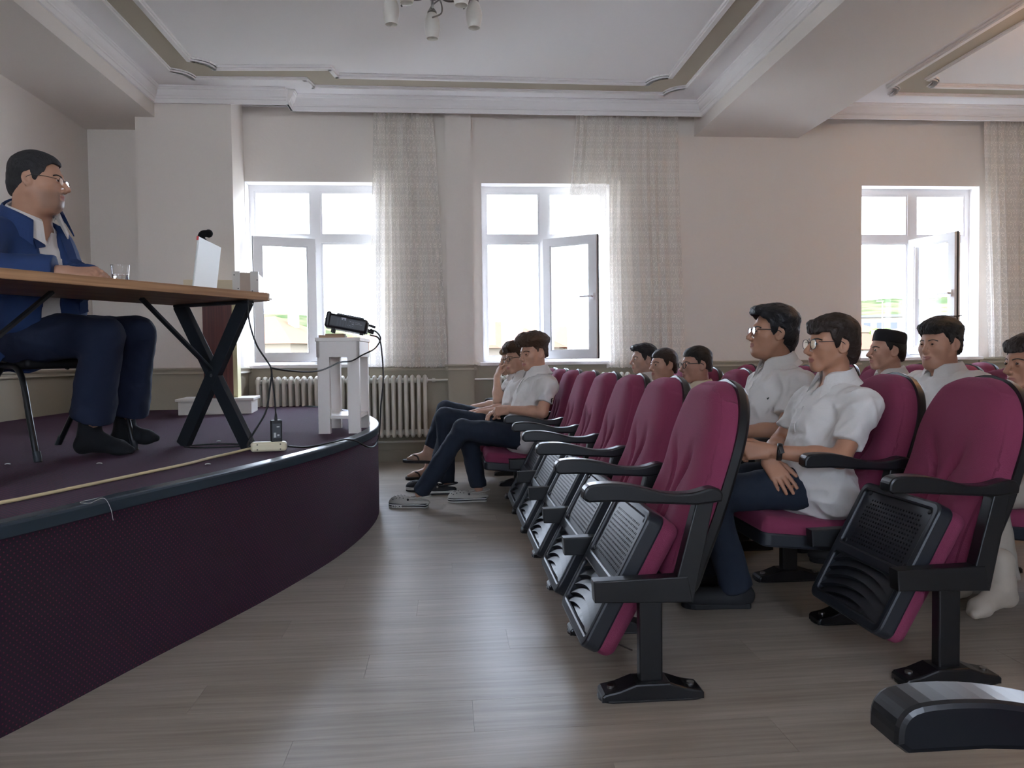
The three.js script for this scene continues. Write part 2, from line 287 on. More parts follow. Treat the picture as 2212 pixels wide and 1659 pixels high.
// ------- windows
function makeWindow(n, x0, x1, side, angle, label) {
  const w = thing(n, label, 'window', [0, 0, 0], 0, null, 'structure');
  const zf = -7.82, d = 0.065, f = 0.05, xm = (x0 + x1) / 2, yT = 2.2, y0 = SILL, y1 = HEAD;
  const fr = (a, b, c, e) => box(a, b, c, e, zf, zf + d);
  mesh('frame', [fr(x0, x0 + f, y0, y1), fr(x1 - f, x1, y0, y1), fr(x0 + f, x1 - f, y0, y0 + f), fr(x0 + f, x1 - f, y1 - f - 0.012, y1), fr(xm - 0.045, xm + 0.045, y0 + f, y1 - f - 0.012), fr(x0 + f, xm - 0.045, yT - 0.035, yT + 0.035), fr(xm + 0.045, x1 - f, yT - 0.035, yT + 0.035)], M.pvc, w);
  const bead = (a, b, c, e) => { const t = 0.018, z = zf + 0.045; return [box(a, b, c, c + t, z - 0.03, z + 0.012), box(a, b, e - t, e, z - 0.03, z + 0.012), box(a, a + t, c + t, e - t, z - 0.03, z + 0.012), box(b - t, b, c + t, e - t, z - 0.03, z + 0.012)]; };
  const holes = [[x0 + f, xm - 0.045, yT + 0.035, y1 - f - 0.012], [xm + 0.045, x1 - f, yT + 0.035, y1 - f - 0.012]];
  const low = side < 0 ? [xm + 0.045, x1 - f, y0 + f, yT - 0.035] : [x0 + f, xm - 0.045, y0 + f, yT - 0.035];
  if (angle !== null) holes.push(low);
  for (const h of holes) { mesh('glazing_bead', bead(...h), M.pvc, w); mesh('pane', box(h[0] + 0.006, h[1] - 0.006, h[2] + 0.006, h[3] - 0.006, zf + 0.018, zf + 0.024), M.glass, w); }
  // open sash, hinged at the mullion
  const sw = xm - 0.03 - x0 - f + 0.02, sy0 = y0 + 0.03, sy1 = yT - 0.01, p = 0.075, dd = 0.07;
  const s = sw * side, bx = (a, b, c, e, z0 = 0, z1 = dd) => box(Math.min(a * side, b * side), Math.max(a * side, b * side), c, e, z0, z1);
  const sash = new THREE.Mesh(merge([bx(0, sw, sy0, sy0 + p), bx(0, sw, sy1 - p, sy1), bx(0, p, sy0 + p, sy1 - p), bx(sw - p, sw, sy0 + p, sy1 - p)]), M.pvc); sash.name = 'sash'; sash.castShadow = sash.receiveShadow = true;
  sash.position.set(xm + side * 0.02, 0, zf + d + 0.004); sash.rotation.y = -side * angle; w.add(sash);
  mesh('pane', bx(p - 0.01, sw - p + 0.01, sy0 + p - 0.01, sy1 - p + 0.01, 0.03, 0.036), M.glass, sash);
  mesh('gasket', [bx(-0.004, sw + 0.006, sy1 - 0.004, sy1 + 0.005, 0.026, 0.04), bx(-0.004, sw + 0.006, sy0 - 0.005, sy0 + 0.004, 0.026, 0.04), bx(sw - 0.003, sw + 0.006, sy0, sy1, 0.026, 0.04)], M.gasket, sash);
  const ti = 0.012; mesh('glazing_bead', [bx(p, sw - p, sy0 + p, sy0 + p + ti, 0.03, dd - 0.006), bx(p, sw - p, sy1 - p - ti, sy1 - p, 0.03, dd - 0.006), bx(p, p + ti, sy0 + p, sy1 - p, 0.03, dd - 0.006), bx(sw - p - ti, sw - p, sy0 + p, sy1 - p, 0.03, dd - 0.006)], M.pvc, sash);
  const hx = (sw - p / 2) * side, hy = (sy0 + sy1) / 2;
  mesh('handle', [box(hx - 0.013, hx + 0.013, hy - 0.033, hy + 0.033, dd, dd + 0.012), cyl([hx, hy, dd], [hx, hy, dd + 0.045], 0.009), rbox(0.13, 0.02, 0.014, 0.005, hx - side * 0.055, hy, dd + 0.05)], M.pvc, sash);
  mesh('hinge', [cyl([xm + side * 0.01, sy1 - 0.12, zf + d + 0.008], [xm + side * 0.01, sy1 - 0.04, zf + d + 0.008], 0.008), cyl([xm + side * 0.01, sy0 + 0.04, zf + d + 0.008], [xm + side * 0.01, sy0 + 0.12, zf + d + 0.008], 0.008)], M.pvc, w);
  mesh('reveal', [box(x0 - 0.0, x0 + 0.004, y0, y1, zf + d, ZB), box(x1 - 0.004, x1, y0, y1, zf + d, ZB), box(x0, x1, y1 - 0.004, y1, zf + d, ZB)], M.plaster, w);
  if (n > 'window_4') { w.rotation.y = Math.PI; w.position.z = ZF + ZB; }
  mesh('sill', [rbox(x1 - x0 + (n === 'window_1' ? 0 : 0.06), 0.035, 0.24, 0.008, xm + (n === 'window_1' ? 0.0 : 0), y0 - 0.0175, ZB - 0.12 + 0.045)], M.plaster, w);
}
makeWindow('window_1', ...WIN[0], -1, 0.33, 'white window beside the pier with its lower left sash ajar');
makeWindow('window_2', ...WIN[1], 1, 0.62, 'white middle window with its lower right sash open');
makeWindow('window_3', ...WIN[2], 1, 1.36, 'white right window with its lower right sash swung open');
makeWindow('window_4', ...WIN[3], 1, 0.1, 'white window beyond the right edge of the picture');
FWIN.forEach(([a, b], i) => makeWindow(`window_${i + 5}`, -b, -a, 1, 0.05, `white window in the wall behind the camera, ${['nearer to', 'farther from'][i]} the stage`));
// ------- radiators
function radiator(x0, n, label, pitch = 0.0605) {
  const zc = -7.49, y0 = 0.25, y1 = 0.85, r = thing('radiator', label, 'radiator', [x0, 0, zc], 0, 'cast column radiators under the windows');
  const col = new RoundedBoxGeometry(0.036, y1 - y0 - 0.03, 0.042, 3, 0.016);
  const hub = new THREE.CylinderGeometry(0.026, 0.026, pitch * 0.98, 12); hub.rotateZ(Math.PI / 2);
  const cap = new THREE.SphereGeometry(0.03, 10, 8); cap.scale(0.75, 0.9, 2.2);
  const sec = merge([T(col, mat4(0, (y0 + y1) / 2, 0.045)), T(col, mat4(0, (y0 + y1) / 2, -0.045)), T(hub, mat4(0, y1 - 0.05, 0)), T(hub, mat4(0, y0 + 0.05, 0)), T(cap, mat4(0, y1 - 0.022, 0)), T(cap, mat4(0, y0 + 0.022, 0))]);
  for (let i = 0; i < n; i++) { const m = mesh('section', sec, M.radiator, r); m.position.x = i * pitch; }
  const e = (n - 1) * pitch;
  mesh('valve', [cyl([e + 0.02, y1 - 0.05, 0], [e + 0.085, y1 - 0.05, 0], 0.012), cyl([e + 0.07, y1 - 0.05, 0], [e + 0.1, y1 - 0.05, 0], 0.021, 0.018)], M.radiator, r);
  mesh('end_plug', cyl([e + 0.03, y0 + 0.05, 0], [e + 0.055, y0 + 0.05, 0], 0.022), M.radiator, r);
  return e;
}
radiator(-1.8, 27, 'cream column radiator under the first window behind the projector stand');
radiator(0.5, 22, 'cream column radiator under the middle window behind the front row');
tag(mesh('heating_pipe', cyl([-0.13, 0.8, -7.49], [-0.004, 0.8, -7.49], 0.011), M.radiator), 'short cream heating pipe between the left radiator and the pilaster', 'pipe');
tag(mesh('heating_pipe', cyl([0.256, 0.8, -7.49], [0.465, 0.8, -7.49], 0.011), M.radiator), 'cream heating pipe right of the pilaster', 'pipe');
tag(mesh('heating_pipe', cyl([-1.4, 0.2, -7.56], [-0.01, 0.2, -7.56], 0.011), M.radiator), 'cream heating pipe running low along the wall below the left radiator', 'pipe');
// ------- lace curtains
const lace = (() => {
  const c = document.createElement('canvas'); c.width = 512; c.height = 768; const g = c.getContext('2d');
  g.fillStyle = '#b4b4b4'; g.fillRect(0, 0, 512, 768);
  g.strokeStyle = '#f4f4f4'; g.fillStyle = '#f4f4f4'; g.lineCap = 'round';
  const sw = (x, y, s, f) => { // one scroll with its curl, berries and leaves
    g.lineWidth = 7; g.beginPath(); g.moveTo(x, y); g.bezierCurveTo(x + f * 70 * s, y + 20 * s, x + f * 80 * s, y + 120 * s, x, y + 128 * s); g.bezierCurveTo(x - f * 45 * s, y + 130 * s, x - f * 45 * s, y + 75 * s, x - f * 5 * s, y + 75 * s); g.stroke();
    g.beginPath(); g.arc(x - f * 2 * s, y + 92 * s, 10 * s, 0, 7); g.fill();
    g.lineWidth = 5; g.beginPath(); g.moveTo(x, y + 128 * s); g.bezierCurveTo(x - f * 60 * s, y + 150 * s, x - f * 60 * s, y + 190 * s, x - f * 20 * s, y + 196 * s); g.stroke();
    for (let k = 0; k < 5; k++) { g.beginPath(); g.ellipse(x + f * (48 - k * 16) * s, y + (140 + 14 * (k % 2)) * s, 11 * s, 4 * s, k * 0.7, 0, 7); g.fill(); }
    for (let k = 0; k < 4; k++) { g.beginPath(); g.arc(x - f * (30 + 12 * k) * s, y + (20 + 10 * (k % 3)) * s, 5 * s, 0, 7); g.fill(); }
  };
  for (let j = 0; j < 4; j++) for (let i = 0; i < 5; i++) sw(i * 102 + (j % 2) * 51, j * 192 - 6, 0.95, (i + j) % 2 ? 1 : -1);
  const t = new THREE.CanvasTexture(c); t.wrapS = t.wrapT = THREE.RepeatWrapping; t.magFilter = THREE.LinearFilter; return t;
})();
M.lace = phy(0xf6f1e9, 0.95, { transmission: 0.22, thickness: 0, alphaMap: lace, transparent: true, side: THREE.DoubleSide });
function curtain(label, X, y1, y0, zf, folds, amp, width, seed0) {
  const NU = 220, NV = 44, pos = [], uv = [], idx = [];
  for (let j = 0; j <= NV; j++) for (let i = 0; i <= NU; i++) {
    const u = i / NU, v = j / NV, [a, b] = X(v);
    const ph = folds * 2 * Math.PI * (u + 0.035 * nz(u * 5 + seed0, v * 1.2) + 0.02 * Math.sin(u * 19 + seed0));
    const A = amp * (0.75 + 0.5 * nz(u * 6 + seed0, 3 + v * 1.5)) * lerp(0.7, 1, v);
    const bot = y0(u), y = y1 + (bot - y1) * v + (j === NV ? 0.012 * Math.abs(Math.sin(u * Math.PI * folds * 3)) : 0);
    pos.push(lerp(a, b, u) + 0.35 * A * Math.sin(ph * 2 + 0.6), y, zf(u, v) + A * Math.sin(ph)); uv.push(u * width / 0.30, (y1 - y) / 0.46);
    if (i && j) { const k = j * (NU + 1) + i; idx.push(k - NU - 2, k - 1, k - NU - 1, k - NU - 1, k - 1, k); }
  }
  const g = new THREE.BufferGeometry(); g.setAttribute('position', new THREE.Float32BufferAttribute(pos, 3)); g.setAttribute('uv', new THREE.Float32BufferAttribute(uv, 2)); g.setIndex(idx); g.computeVertexNormals();
  return tag(mesh('lace_curtain', g, M.lace), label, 'curtain', 'lace curtains at the windows');
}
curtain('narrow cream lace curtain gathered at the right of the first window', v => [lerp(-0.68, -0.76, v), lerp(-0.12, -0.005, Math.pow(v, 0.8))], 3.42, u => 0.93 - 0.015 * u, () => -7.5, 9, 0.03, 2.2, 1);
curtain('wide cream lace curtain behind the open sash of the middle window', v => [lerp(1.27, 1.2, sstep(0, 0.45, v)), lerp(2.3, 2.36, v)], 3.42, u => u < 0.33 ? 0.985 : 0.89, (u, v) => lerp(-7.5, lerp(-7.66, -7.5, sstep(0.2, 0.42, u)), sstep(0.2, 0.6, v)), 12, 0.026, 3.0, 5);
curtain('pale lace curtain hanging at the right edge beside the right window', v => [lerp(5.47, 5.56, v), lerp(6.35, 6.3, v)], 3.42, u => 0.95, () => -7.5, 8, 0.035, 2.2, 9);
// ---------------------------------------------------------------- outdoors, seen through the windows
{
  const hgt = (x, z) => {
    const a = x / -z, r = -z;
    const rise = sstep(60, 420, r);
    const hill = lerp(15, 24, sstep(-0.05, -0.22, a)) + 16 * sstep(0.3, 0.6, a) + 5 * fbm(a * 7, 2, 0, 3) - 7 * sstep(-0.02, 0.12, a) * sstep(0.5, 0.25, a);
    return -7 + 5 * sstep(15, 70, r) + (hill + 2) * rise + 1.3 * fbm(x / 35, z / 35, 0, 3);
  };
  const NU = 220, NV = 150, pos = [], col = [], idx = [];
  for (let j = 0; j <= NV; j++) for (let i = 0; i <= NU; i++) {
    const r = 11 + 640 * Math.pow(j / NV, 1.7), a = lerp(-0.62, 1.0, i / NU), x = a * r, z = -r; pos.push(x, hgt(x, z), z);
    const n = fbm(x / 22, z / 22, 1, 4), m = fbm(x / 6, z / 6, 7, 3), g = clamp(0.5 + 2.2 * n + 0.9 * m + 0.5 * sstep(190, 330, r) - 0.25, 0, 1);
    col.push(lerp(0.085, 0.026, g), lerp(0.068, 0.040, g), lerp(0.045, 0.016, g));
    if (i && j) { const k = j * (NU + 1) + i; idx.push(k - NU - 2, k - NU - 1, k - 1, k - NU - 1, k, k - 1); }
  }
  const g = new THREE.BufferGeometry(); g.setAttribute('position', new THREE.Float32BufferAttribute(pos, 3)); g.setAttribute('color', new THREE.Float32BufferAttribute(col, 3)); g.setIndex(idx); g.computeVertexNormals();
  const t = tag(mesh('hillside', g, phy(0xffffff, 1, { vertexColors: true, specularIntensity: 0 })), 'green and tan hillside outside the windows', 'hill'); t.userData.kind = 'structure';
  const roofM = [0x70493a, 0x77523f, 0x644034].map(c => phy(c, 1, { specularIntensity: 0 })), wallM = [0x6f675a, 0x7a7469, 0x645c52].map(c => phy(c, 1, { specularIntensity: 0 }));
  const winM = std(0x20262b, 0.2);
  const words = ['pale house with a terracotta hipped roof', 'tan house under a reddish hipped roof', 'grey-beige house with a brown tiled roof'];
  const places = ['in the town outside the first window', 'in the town outside the middle window', 'on the slope outside the right window'];
  // [direction x/-z, distance, width, depth, wall height above its ground, window it is seen through]
  const H = [[-0.225, 60, 9, 8, 6.2, 0, 2.2], [-0.09, 76, 9, 7, 5.2, 0, 1.6], [-0.255, 84, 8, 8, 5.6, 0, 1.8], [-0.185, 96, 10, 8, 4.8, 0, 2], [-0.24, 116, 12, 9, 4.6, 0, 2.2], [-0.125, 122, 10, 9, 4.4, 0, 2], [-0.19, 140, 11, 9, 4.5, 0, 2.2], [-0.25, 160, 13, 9, 4.2, 0, 2.4], [0.065, 60, 10, 8, 5.4, 1, 2.1], [0.16, 72, 10, 8, 5.2, 1, 2], [0.09, 88, 9, 9, 5.6, 1, 2.4], [0.185, 104, 11, 9, 5.4, 1, 2], [0.12, 124, 12, 9, 4.6, 1, 2.2], [0.07, 155, 13, 10, 4.4, 1, 2], [0.56, 92, 10, 8, 4.2, 2, 2], [0.545, 150, 11, 9, 4, 2, 2]];
  H.forEach(([a, r, w, d, h, p, rh], i) => {
    const x = a * r, z = -r, y = hgt(x, z) - 1.2, k = i % 3;
    const b = thing('house', `${words[k]}, ${['nearest', 'second nearest', 'third', 'fourth', 'fifth', 'sixth', 'seventh', 'farthest'][H.slice(0, i).filter(q => q[5] === p).length]} ${places[p]}`, 'house', [x, y, z], (i * 0.7) % 0.9 - 0.4, 'houses of the town outside');
    mesh('walls', box(-w / 2, w / 2, 0, h, -d / 2, d / 2), wallM[k], b);
    const s = V(w / 2 + 0.5, 0, d / 2 + 0.5), rr = Math.max(0.3, w / 2 - d / 2), P = [[-s.x, h, s.z], [s.x, h, s.z], [s.x, h, -s.z], [-s.x, h, -s.z], [-rr, h + rh, 0], [rr, h + rh, 0]], F = [[0, 1, 5], [0, 5, 4], [1, 2, 5], [2, 3, 4], [2, 4, 5], [3, 0, 4], [0, 2, 1], [0, 3, 2]];
    const rg = new THREE.BufferGeometry(); rg.setAttribute('position', new THREE.Float32BufferAttribute(F.flatMap(f => f.flatMap(q => P[q])), 3)); rg.computeVertexNormals(); mesh('roof', rg, roofM[k], b);
    for (let q = 0; q < 3; q++) mesh('window', box(-w / 2 + w * (q + 0.7) / 3.6, -w / 2 + w * (q + 0.7) / 3.6 + 1.0, h - 2.2, h - 0.9, d / 2 - 0.05, d / 2 + 0.04), winM, b);
    if (i % 2 === 0) mesh('chimney', box(w * 0.2, w * 0.2 + 0.6, h + 0.3, h + rh + 0.5, -0.3, 0.3), wallM[0], b);
  });
  // long flat-roofed white building on the slope
  { const x = 0.63 * 165, z = -165, b = thing('long_building', 'long white flat-roofed building outside the right window', 'building', [x, hgt(x, z) - 1, z], -0.35);
    mesh('walls', box(-12, 12, 0, 5.6, -4, 4), wallM[1], b); mesh('roof', box(-12.6, 12.6, 5.6, 6.1, -4.6, 4.6), std(0x4a4e52, 0.7), b);
    for (let q = 0; q < 8; q++) mesh('window', box(-10.6 + q * 2.7, -9.2 + q * 2.7, 3, 4.4, 3.98, 4.05), winM, b); }
  const leaf = phy(0x384622, 1, { specularIntensity: 0 }), bark = phy(0x3a3128, 1, { specularIntensity: 0 });
  const tree = (a, r, s, lab) => { const x = a * r, z = -r, y = hgt(x, z), t = thing('tree', lab, 'tree', [x, y - 0.2, z], 0, 'trees of the town outside');
    mesh('trunk', cyl([0, 0, 0], [0, s * 0.6, 0], s * 0.06, s * 0.04, 7), bark, t);
    const gs = []; for (let q = 0; q < 26; q++) { const th = q * 2.4, rr = s * 0.36 * Math.sqrt((q + 0.5) / 26), b = new THREE.IcosahedronGeometry(s * (0.16 + 0.07 * rnd()), 1); b.translate(Math.cos(th) * rr, s * (0.55 + 0.45 * rnd()), Math.sin(th) * rr); gs.push(b); }
    mesh('foliage', gs, leaf, t); };
  [[0.545, 44, 4.6, 'round leafy tree low in the right window behind the capped boy'], [0.585, 130, 4, 'small tree on the slope beside the long white building'], [0.52, 190, 4, 'small tree on the far slope of the right window'], [-0.08, 92, 4.2, 'green tree among the roofs of the first window'], [-0.215, 104, 3.6, 'small tree behind the roofs of the first window'], [0.27, 112, 4.5, 'green tree beyond the roofs of the middle window']].forEach(a => tree(...a));
  [[0.548, 120, 9], [0.588, 118, 9], [0.62, 140, 9], [0.635, 120, 8]].forEach(([a, r, h], i) => { const x = a * r, z = -r; const t = thing('lamp_post', ['pale lamp post left of the mullion in the right window', 'pale lamp post right of the mullion in the right window', 'pale lamp post before the long white building', 'rightmost pale lamp post outside the right window'][i], 'lamp post', [x, hgt(x, z), z], 0, 'lamp posts outside');
    mesh('pole', cyl([0, 0, 0], [0, h, 0], 0.13, 0.08, 8), wallM[1], t); mesh('lamp_head', box(-0.9, 0.1, h - 0.1, h + 0.08, -0.15, 0.15), wallM[1], t); });
}
// ---------------------------------------------------------------- chandeliers
function chandelier(x, z, lit, label, D = -0.19) {
  const c = thing('chandelier', label, 'chandelier', [x, YC, z], 0, 'glass-shaded chandeliers');
  mesh('canopy', lathe([[0, -0.03], [0.055, -0.03], [0.075, -0.012], [0.08, 0], [0, 0]]), M.metal, c);
  mesh('stem', [cyl([0, 0, 0], [0, D, 0], 0.009), lathe([[0, D - 0.08], [0.02, D - 0.07], [0.035, D - 0.03], [0.028, D + 0.01], [0.012, D + 0.03], [0, D + 0.03]])], M.metal, c);
  const sh = [[0.022, 0], [0.036, -0.018], [0.048, -0.055], [0.051, -0.09], [0.046, -0.13], [0.038, -0.165], [0.036, -0.165], [0.0435, -0.13], [0.0485, -0.09], [0.0455, -0.055], [0.034, -0.02], [0.02, -0.002]];
  const opal = phy(0xfbf8f2, 0.4, { transmission: 0.3, thickness: 0 });
  for (let k = 0; k < 5; k++) {
    const a = k * 2 * Math.PI / 5 - Math.PI / 2 + 0.04 + Math.PI, cx = Math.cos(a), cz = -Math.sin(a), R = 0.27, yo = D - 0.02;
    const arm = mesh('arm', [tube([[0, D, 0], [cx * 0.08, D - 0.06, cz * 0.08], [cx * 0.19, D - 0.03, cz * 0.19], [cx * R, D + 0.05, cz * R], [cx * R, yo, cz * R]], 0.007, 20, 6), tube([[cx * 0.1, D - 0.055, cz * 0.1], [cx * 0.16 - cz * 0.05, D + 0.0, cz * 0.16 + cx * 0.05], [cx * 0.22 - cz * 0.06, D - 0.05, cz * 0.22 + cx * 0.06], [cx * 0.2, D - 0.09, cz * 0.2]], 0.0055, 18, 5)], M.metal, c);
    mesh('shade_cap', T(lathe([[0.006, 0.035], [0.014, 0.02], [0.03, -0.005], [0.03, -0.012], [0, -0.012]]), mat4(cx * R, yo, cz * R)), M.metal, c);
    const s = mesh('glass_shade', T(lathe(sh), mat4(cx * R, yo - 0.01, cz * R, 0, 0, 0)), opal, c);
    const bm = lit ? std(0xffe2b8, 0.5, { emissive: 0xffc98a, emissiveIntensity: 6 }) : std(0xf4f0e6, 0.4);
    const bulb = new THREE.SphereGeometry(0.024, 14, 10); bulb.scale(1, 1.35, 1); bulb.translate(cx * R, yo - 0.085, cz * R); mesh('bulb', bulb, bm, s);
    if (lit) { const p = new THREE.PointLight(0xffbe82, lit, 0, 2); p.position.set(cx * R, yo - 0.085, cz * R); p.castShadow = true; c.add(p); }
  }
}
const LAMP = 1.9;
chandelier(CH[0], CH[1], 0, 'unlit chandelier with opal glass shades hanging over the stage side');
chandelier(CH2[0], CH2[1], LAMP, 'lit chandelier with opal glass shades beyond the broad beam', -0.3);
// ---------------------------------------------------------------- auditorium seats
const PITCH = 0.545;
const seatGeo = (() => {
  const g = {};
  const sp = (pts, d, b) => { const e = extrude(pts, d, b); e.translate(0, 0, -d / 2); return e; };
  const armTop = new THREE.SplineCurve([[0.002, 0.592], [0.006, 0.618], [0.03, 0.634], [0.10, 0.635], [0.17, 0.623], [0.25, 0.603], [0.32, 0.602], [0.375, 0.615], [0.402, 0.612], [0.415, 0.597], [0.412, 0.574]].map(p => new THREE.Vector2(...p))).getPoints(40).map(p => [p.x, p.y]);
  g.arm = sp([...armTop, [0.34, 0.566], [0.22, 0.573], [0.1, 0.582], [0.015, 0.582]], 0.058, 0.007);
  g.bracket = merge([sp([[0.338, 0.58], [0.39, 0.578], [0.326, 0.278], [0.275, 0.284], [0.277, 0.352]], 0.046, 0.004), sp([[0.03, 0.351], [0.034, 0.288], [0.325, 0.279], [0.31, 0.357]], 0.05, 0.004)]);
  g.leg = T(rbox(0.069, 0.245, 0.04, 0.006), mat4(0.2, 0.165, 0));
  g.foot = sp([[0.05, 0], [0.05, 0.018], [0.058, 0.026], [0.1, 0.034], [0.15, 0.052], [0.25, 0.052], [0.3, 0.034], [0.344, 0.026], [0.352, 0.018], [0.352, 0]], 0.085, 0.006);
  const lip = extrude(rrect(0.044, 0.358, -0.046, 0.046, 0.04), 0.006, 0.001); lip.rotateX(-Math.PI / 2); g.foot = merge([g.foot, lip]);
  g.bolt = merge([cyl([0.082, 0.026, 0], [0.082, 0.036, 0], 0.011), cyl([0.322, 0.026, 0], [0.322, 0.036, 0], 0.011)]);
  // backrest, in a frame that leans back: x across, y up, z to the front
  const H = 0.67, hw = t => { const b = lerp(0.205, 0.238, sstep(0, 0.45, t)); const q = clamp((t - 0.62) / 0.38, 0, 1); return b * Math.pow(Math.max(0, 1 - Math.pow(q, 2.3)), 0.5); };
  const sheet = (NU, NV, grow, f, flip) => { const pos = [], idx = []; for (let j = 0; j <= NV; j++) for (let i = 0; i <= NU; i++) { const t = Math.pow(j / NV, 0.9), s = i / NU * 2 - 1, ss = Math.sin(s * Math.PI / 2), w = hw(t * 0.9995) + grow * (t < 1 ? 1 : 0), x = ss * w, y = t * (H + grow); pos.push(x, y, f(x, t, ss, j / NV)); if (i && j) { const k = j * (NU + 1) + i, a = [k - NU - 2, k - NU - 1, k - 1, k - NU - 1, k, k - 1]; if (flip) a.reverse(); idx.push(...a); } } const q = new THREE.BufferGeometry(); q.setAttribute('position', new THREE.Float32BufferAttribute(pos, 3)); q.setIndex(idx); q.computeVertexNormals(); return wuv(q); };
  const edge = (ss, t) => Math.pow(Math.max(0, 1 - Math.pow(Math.abs(ss), 5)), 0.5) * Math.pow(Math.max(0, Math.min(1, (1.0 - t) / 0.08 + 0.0)), 0.4) * Math.pow(clamp(t / 0.05, 0, 1), 0.5);
  g.cushion = sheet(64, 60, 0, (x, t, ss) => {
    let z = 0.066 + 0.016 * Math.exp(-Math.pow((t - 0.24) / 0.16, 2)) + 0.012 * sstep(0.5, 0.72, t);
    const gx = 0.03 + 0.055 * sstep(0.42, 0.66, t), fade = sstep(0.72, 0.45, t), gw = 0.007 + 0.02 * sstep(0.4, 0.68, t);
    z -= 0.026 * fade * (Math.exp(-Math.pow((x - gx) / gw, 2)) + Math.exp(-Math.pow((x + gx) / gw, 2)));
    z += 0.016 * sstep(0.06, 0.16, Math.abs(x)) * sstep(0.75, 0.3, t);
    return 0.004 + z * edge(ss, t);
  }, false);
  g.shell = merge([sheet(30, 30, 0.009, (x, t, ss) => -0.016 - 0.03 * edge(ss, t), true), sheet(30, 30, 0.009, (x, t, ss) => 0.006, false),
    (() => { const pts = []; for (let j = 0; j <= 60; j++) { const t = j / 60; pts.push([hw(t * 0.9995) + 0.009, Math.pow(t, 1) * (H + 0.009)]); } const full = [...pts, ...pts.slice().reverse().map(p => [-p[0], p[1]])], pos = [], idx = []; full.forEach((p, i) => { pos.push(p[0], p[1], 0.006, p[0], p[1], -0.018); const a = 2 * i, b = 2 * ((i + 1) % full.length); idx.push(a, a + 1, b, b, a + 1, b + 1); }); const q = new THREE.BufferGeometry(); q.setAttribute('position', new THREE.Float32BufferAttribute(pos, 3)); q.setIndex(idx.reverse()); q.computeVertexNormals(); return wuv(q); })()]);
  // seat: x from hinge edge to front edge, y from underside to cushion, z across
  const SL = 0.46, SW = 0.225;
  const ring = rrect(0, SL, -SW, SW, 0.035); ring.holes.push(new THREE.Path(rrect(0.225, SL - 0.028, -SW + 0.03, SW - 0.03, 0.012).getPoints(4)), new THREE.Path(rrect(0.035, 0.185, -SW + 0.03, SW - 0.03, 0.012).getPoints(4)));
  const rg = new THREE.ExtrudeGeometry(ring, { depth: 0.038, bevelEnabled: true, bevelThickness: 0.008, bevelSize: 0.008, bevelOffset: -0.008, bevelSegments: 2, curveSegments: 6 }); rg.rotateX(Math.PI / 2); rg.translate(0, 0.046, 0); g.pan = wuv(rg);
  const plate = rrect(0.218, SL - 0.02, -SW + 0.022, SW - 0.022, 0.008); const hs = 0.0034;
  for (let a = 0; a < 12; a++) for (let b = 0; b < 21; b++) { const cx = 0.243 + a * 0.0145, cz = -0.155 + b * 0.0155; if (a > 9 && (b < 1 || b > 19)) continue; const h = new THREE.Path(); h.moveTo(cx - hs, cz - hs); h.lineTo(cx - hs, cz + hs); h.lineTo(cx + hs, cz + hs); h.lineTo(cx + hs, cz - hs); h.closePath(); plate.holes.push(h); }
  const pg = new THREE.ExtrudeGeometry(plate, { depth: 0.005, bevelEnabled: false, curveSegments: 3 }); pg.rotateX(Math.PI / 2); pg.translate(0, 0.017, 0); g.perf = wuv(pg);
  { // curved louvres, each a slope and a drop
    const pos = [], idx = [], NB = 20, rows = []; for (let k = 0; k < 8; k++) rows.push([k, 0.008], [k + 0.86, 0.024], [k + 0.999, 0.008]);
    rows.forEach(([q, y], a) => { for (let b = 0; b <= NB; b++) { const z = lerp(-SW + 0.024, SW - 0.024, b / NB), x = q * 0.034 - 0.045 * Math.pow(z / 0.2, 2) + 0.026, xc = clamp(x, 0.026, 0.194); pos.push(xc, x === xc ? y : 0.01, z); if (a && b) { const k = a * (NB + 1) + b; idx.push(k - NB - 2, k - NB - 1, k - 1, k - NB - 1, k, k - 1); } } });
    let q = new THREE.BufferGeometry(); q.setAttribute('position', new THREE.Float32BufferAttribute(pos, 3)); q.setIndex(idx); q = q.toNonIndexed(); q.computeVertexNormals(); g.louvre = wuv(q); }
  g.inner = box(0.02, SL - 0.014, 0.034, 0.044, -SW + 0.016, SW - 0.016);
  const cu = new RoundedBoxGeometry(SL - 0.006, 0.075, 2 * SW - 0.008, 5, 0.032); { const p = cu.attributes.position; for (let i = 0; i < p.count; i++) { const x = p.getX(i) / 0.23, z = p.getZ(i) / 0.22; if (p.getY(i) > 0) p.setY(i, p.getY(i) + 0.018 * (1 - x * x) * (1 - z * z) + 0.006 * x); } cu.computeVertexNormals(); } cu.translate(SL / 2, 0.072, 0); g.seatCushion = wuv(cu);
  g.screw = merge([[0.235, 0.18], [0.235, -0.18], [0.425, 0.17], [0.425, -0.17]].map(([x, z]) => { const s = new THREE.SphereGeometry(0.009, 10, 6); s.scale(1, 0.5, 1); s.translate(x, 0.011, z); return s; }));
  return g;
})();
const basis = (p, d) => { const X = V(d[0], d[1], 0).normalize(), Y = V(X.y, -X.x, 0), Z = V().crossVectors(X, Y), m = new THREE.Matrix4().makeBasis(X, Y, Z); m.setPosition(p[0], p[1], -PITCH / 2); return m; };
const UPM = basis([0.005, 0.128], [0.215, 0.407]), DOWNM = basis([0.33, 0.232], [-0.455, 0.045]);
function standard(parent) {
  mesh('armrest', seatGeo.arm, M.plasticGloss, parent); mesh('side_bracket', seatGeo.bracket, M.plastic, parent);
  mesh('leg', seatGeo.leg, M.plastic, parent); const f = mesh('foot', seatGeo.foot, M.plasticGloss, parent); mesh('bolt', seatGeo.bolt, M.metal, f);
}
const proto = {};
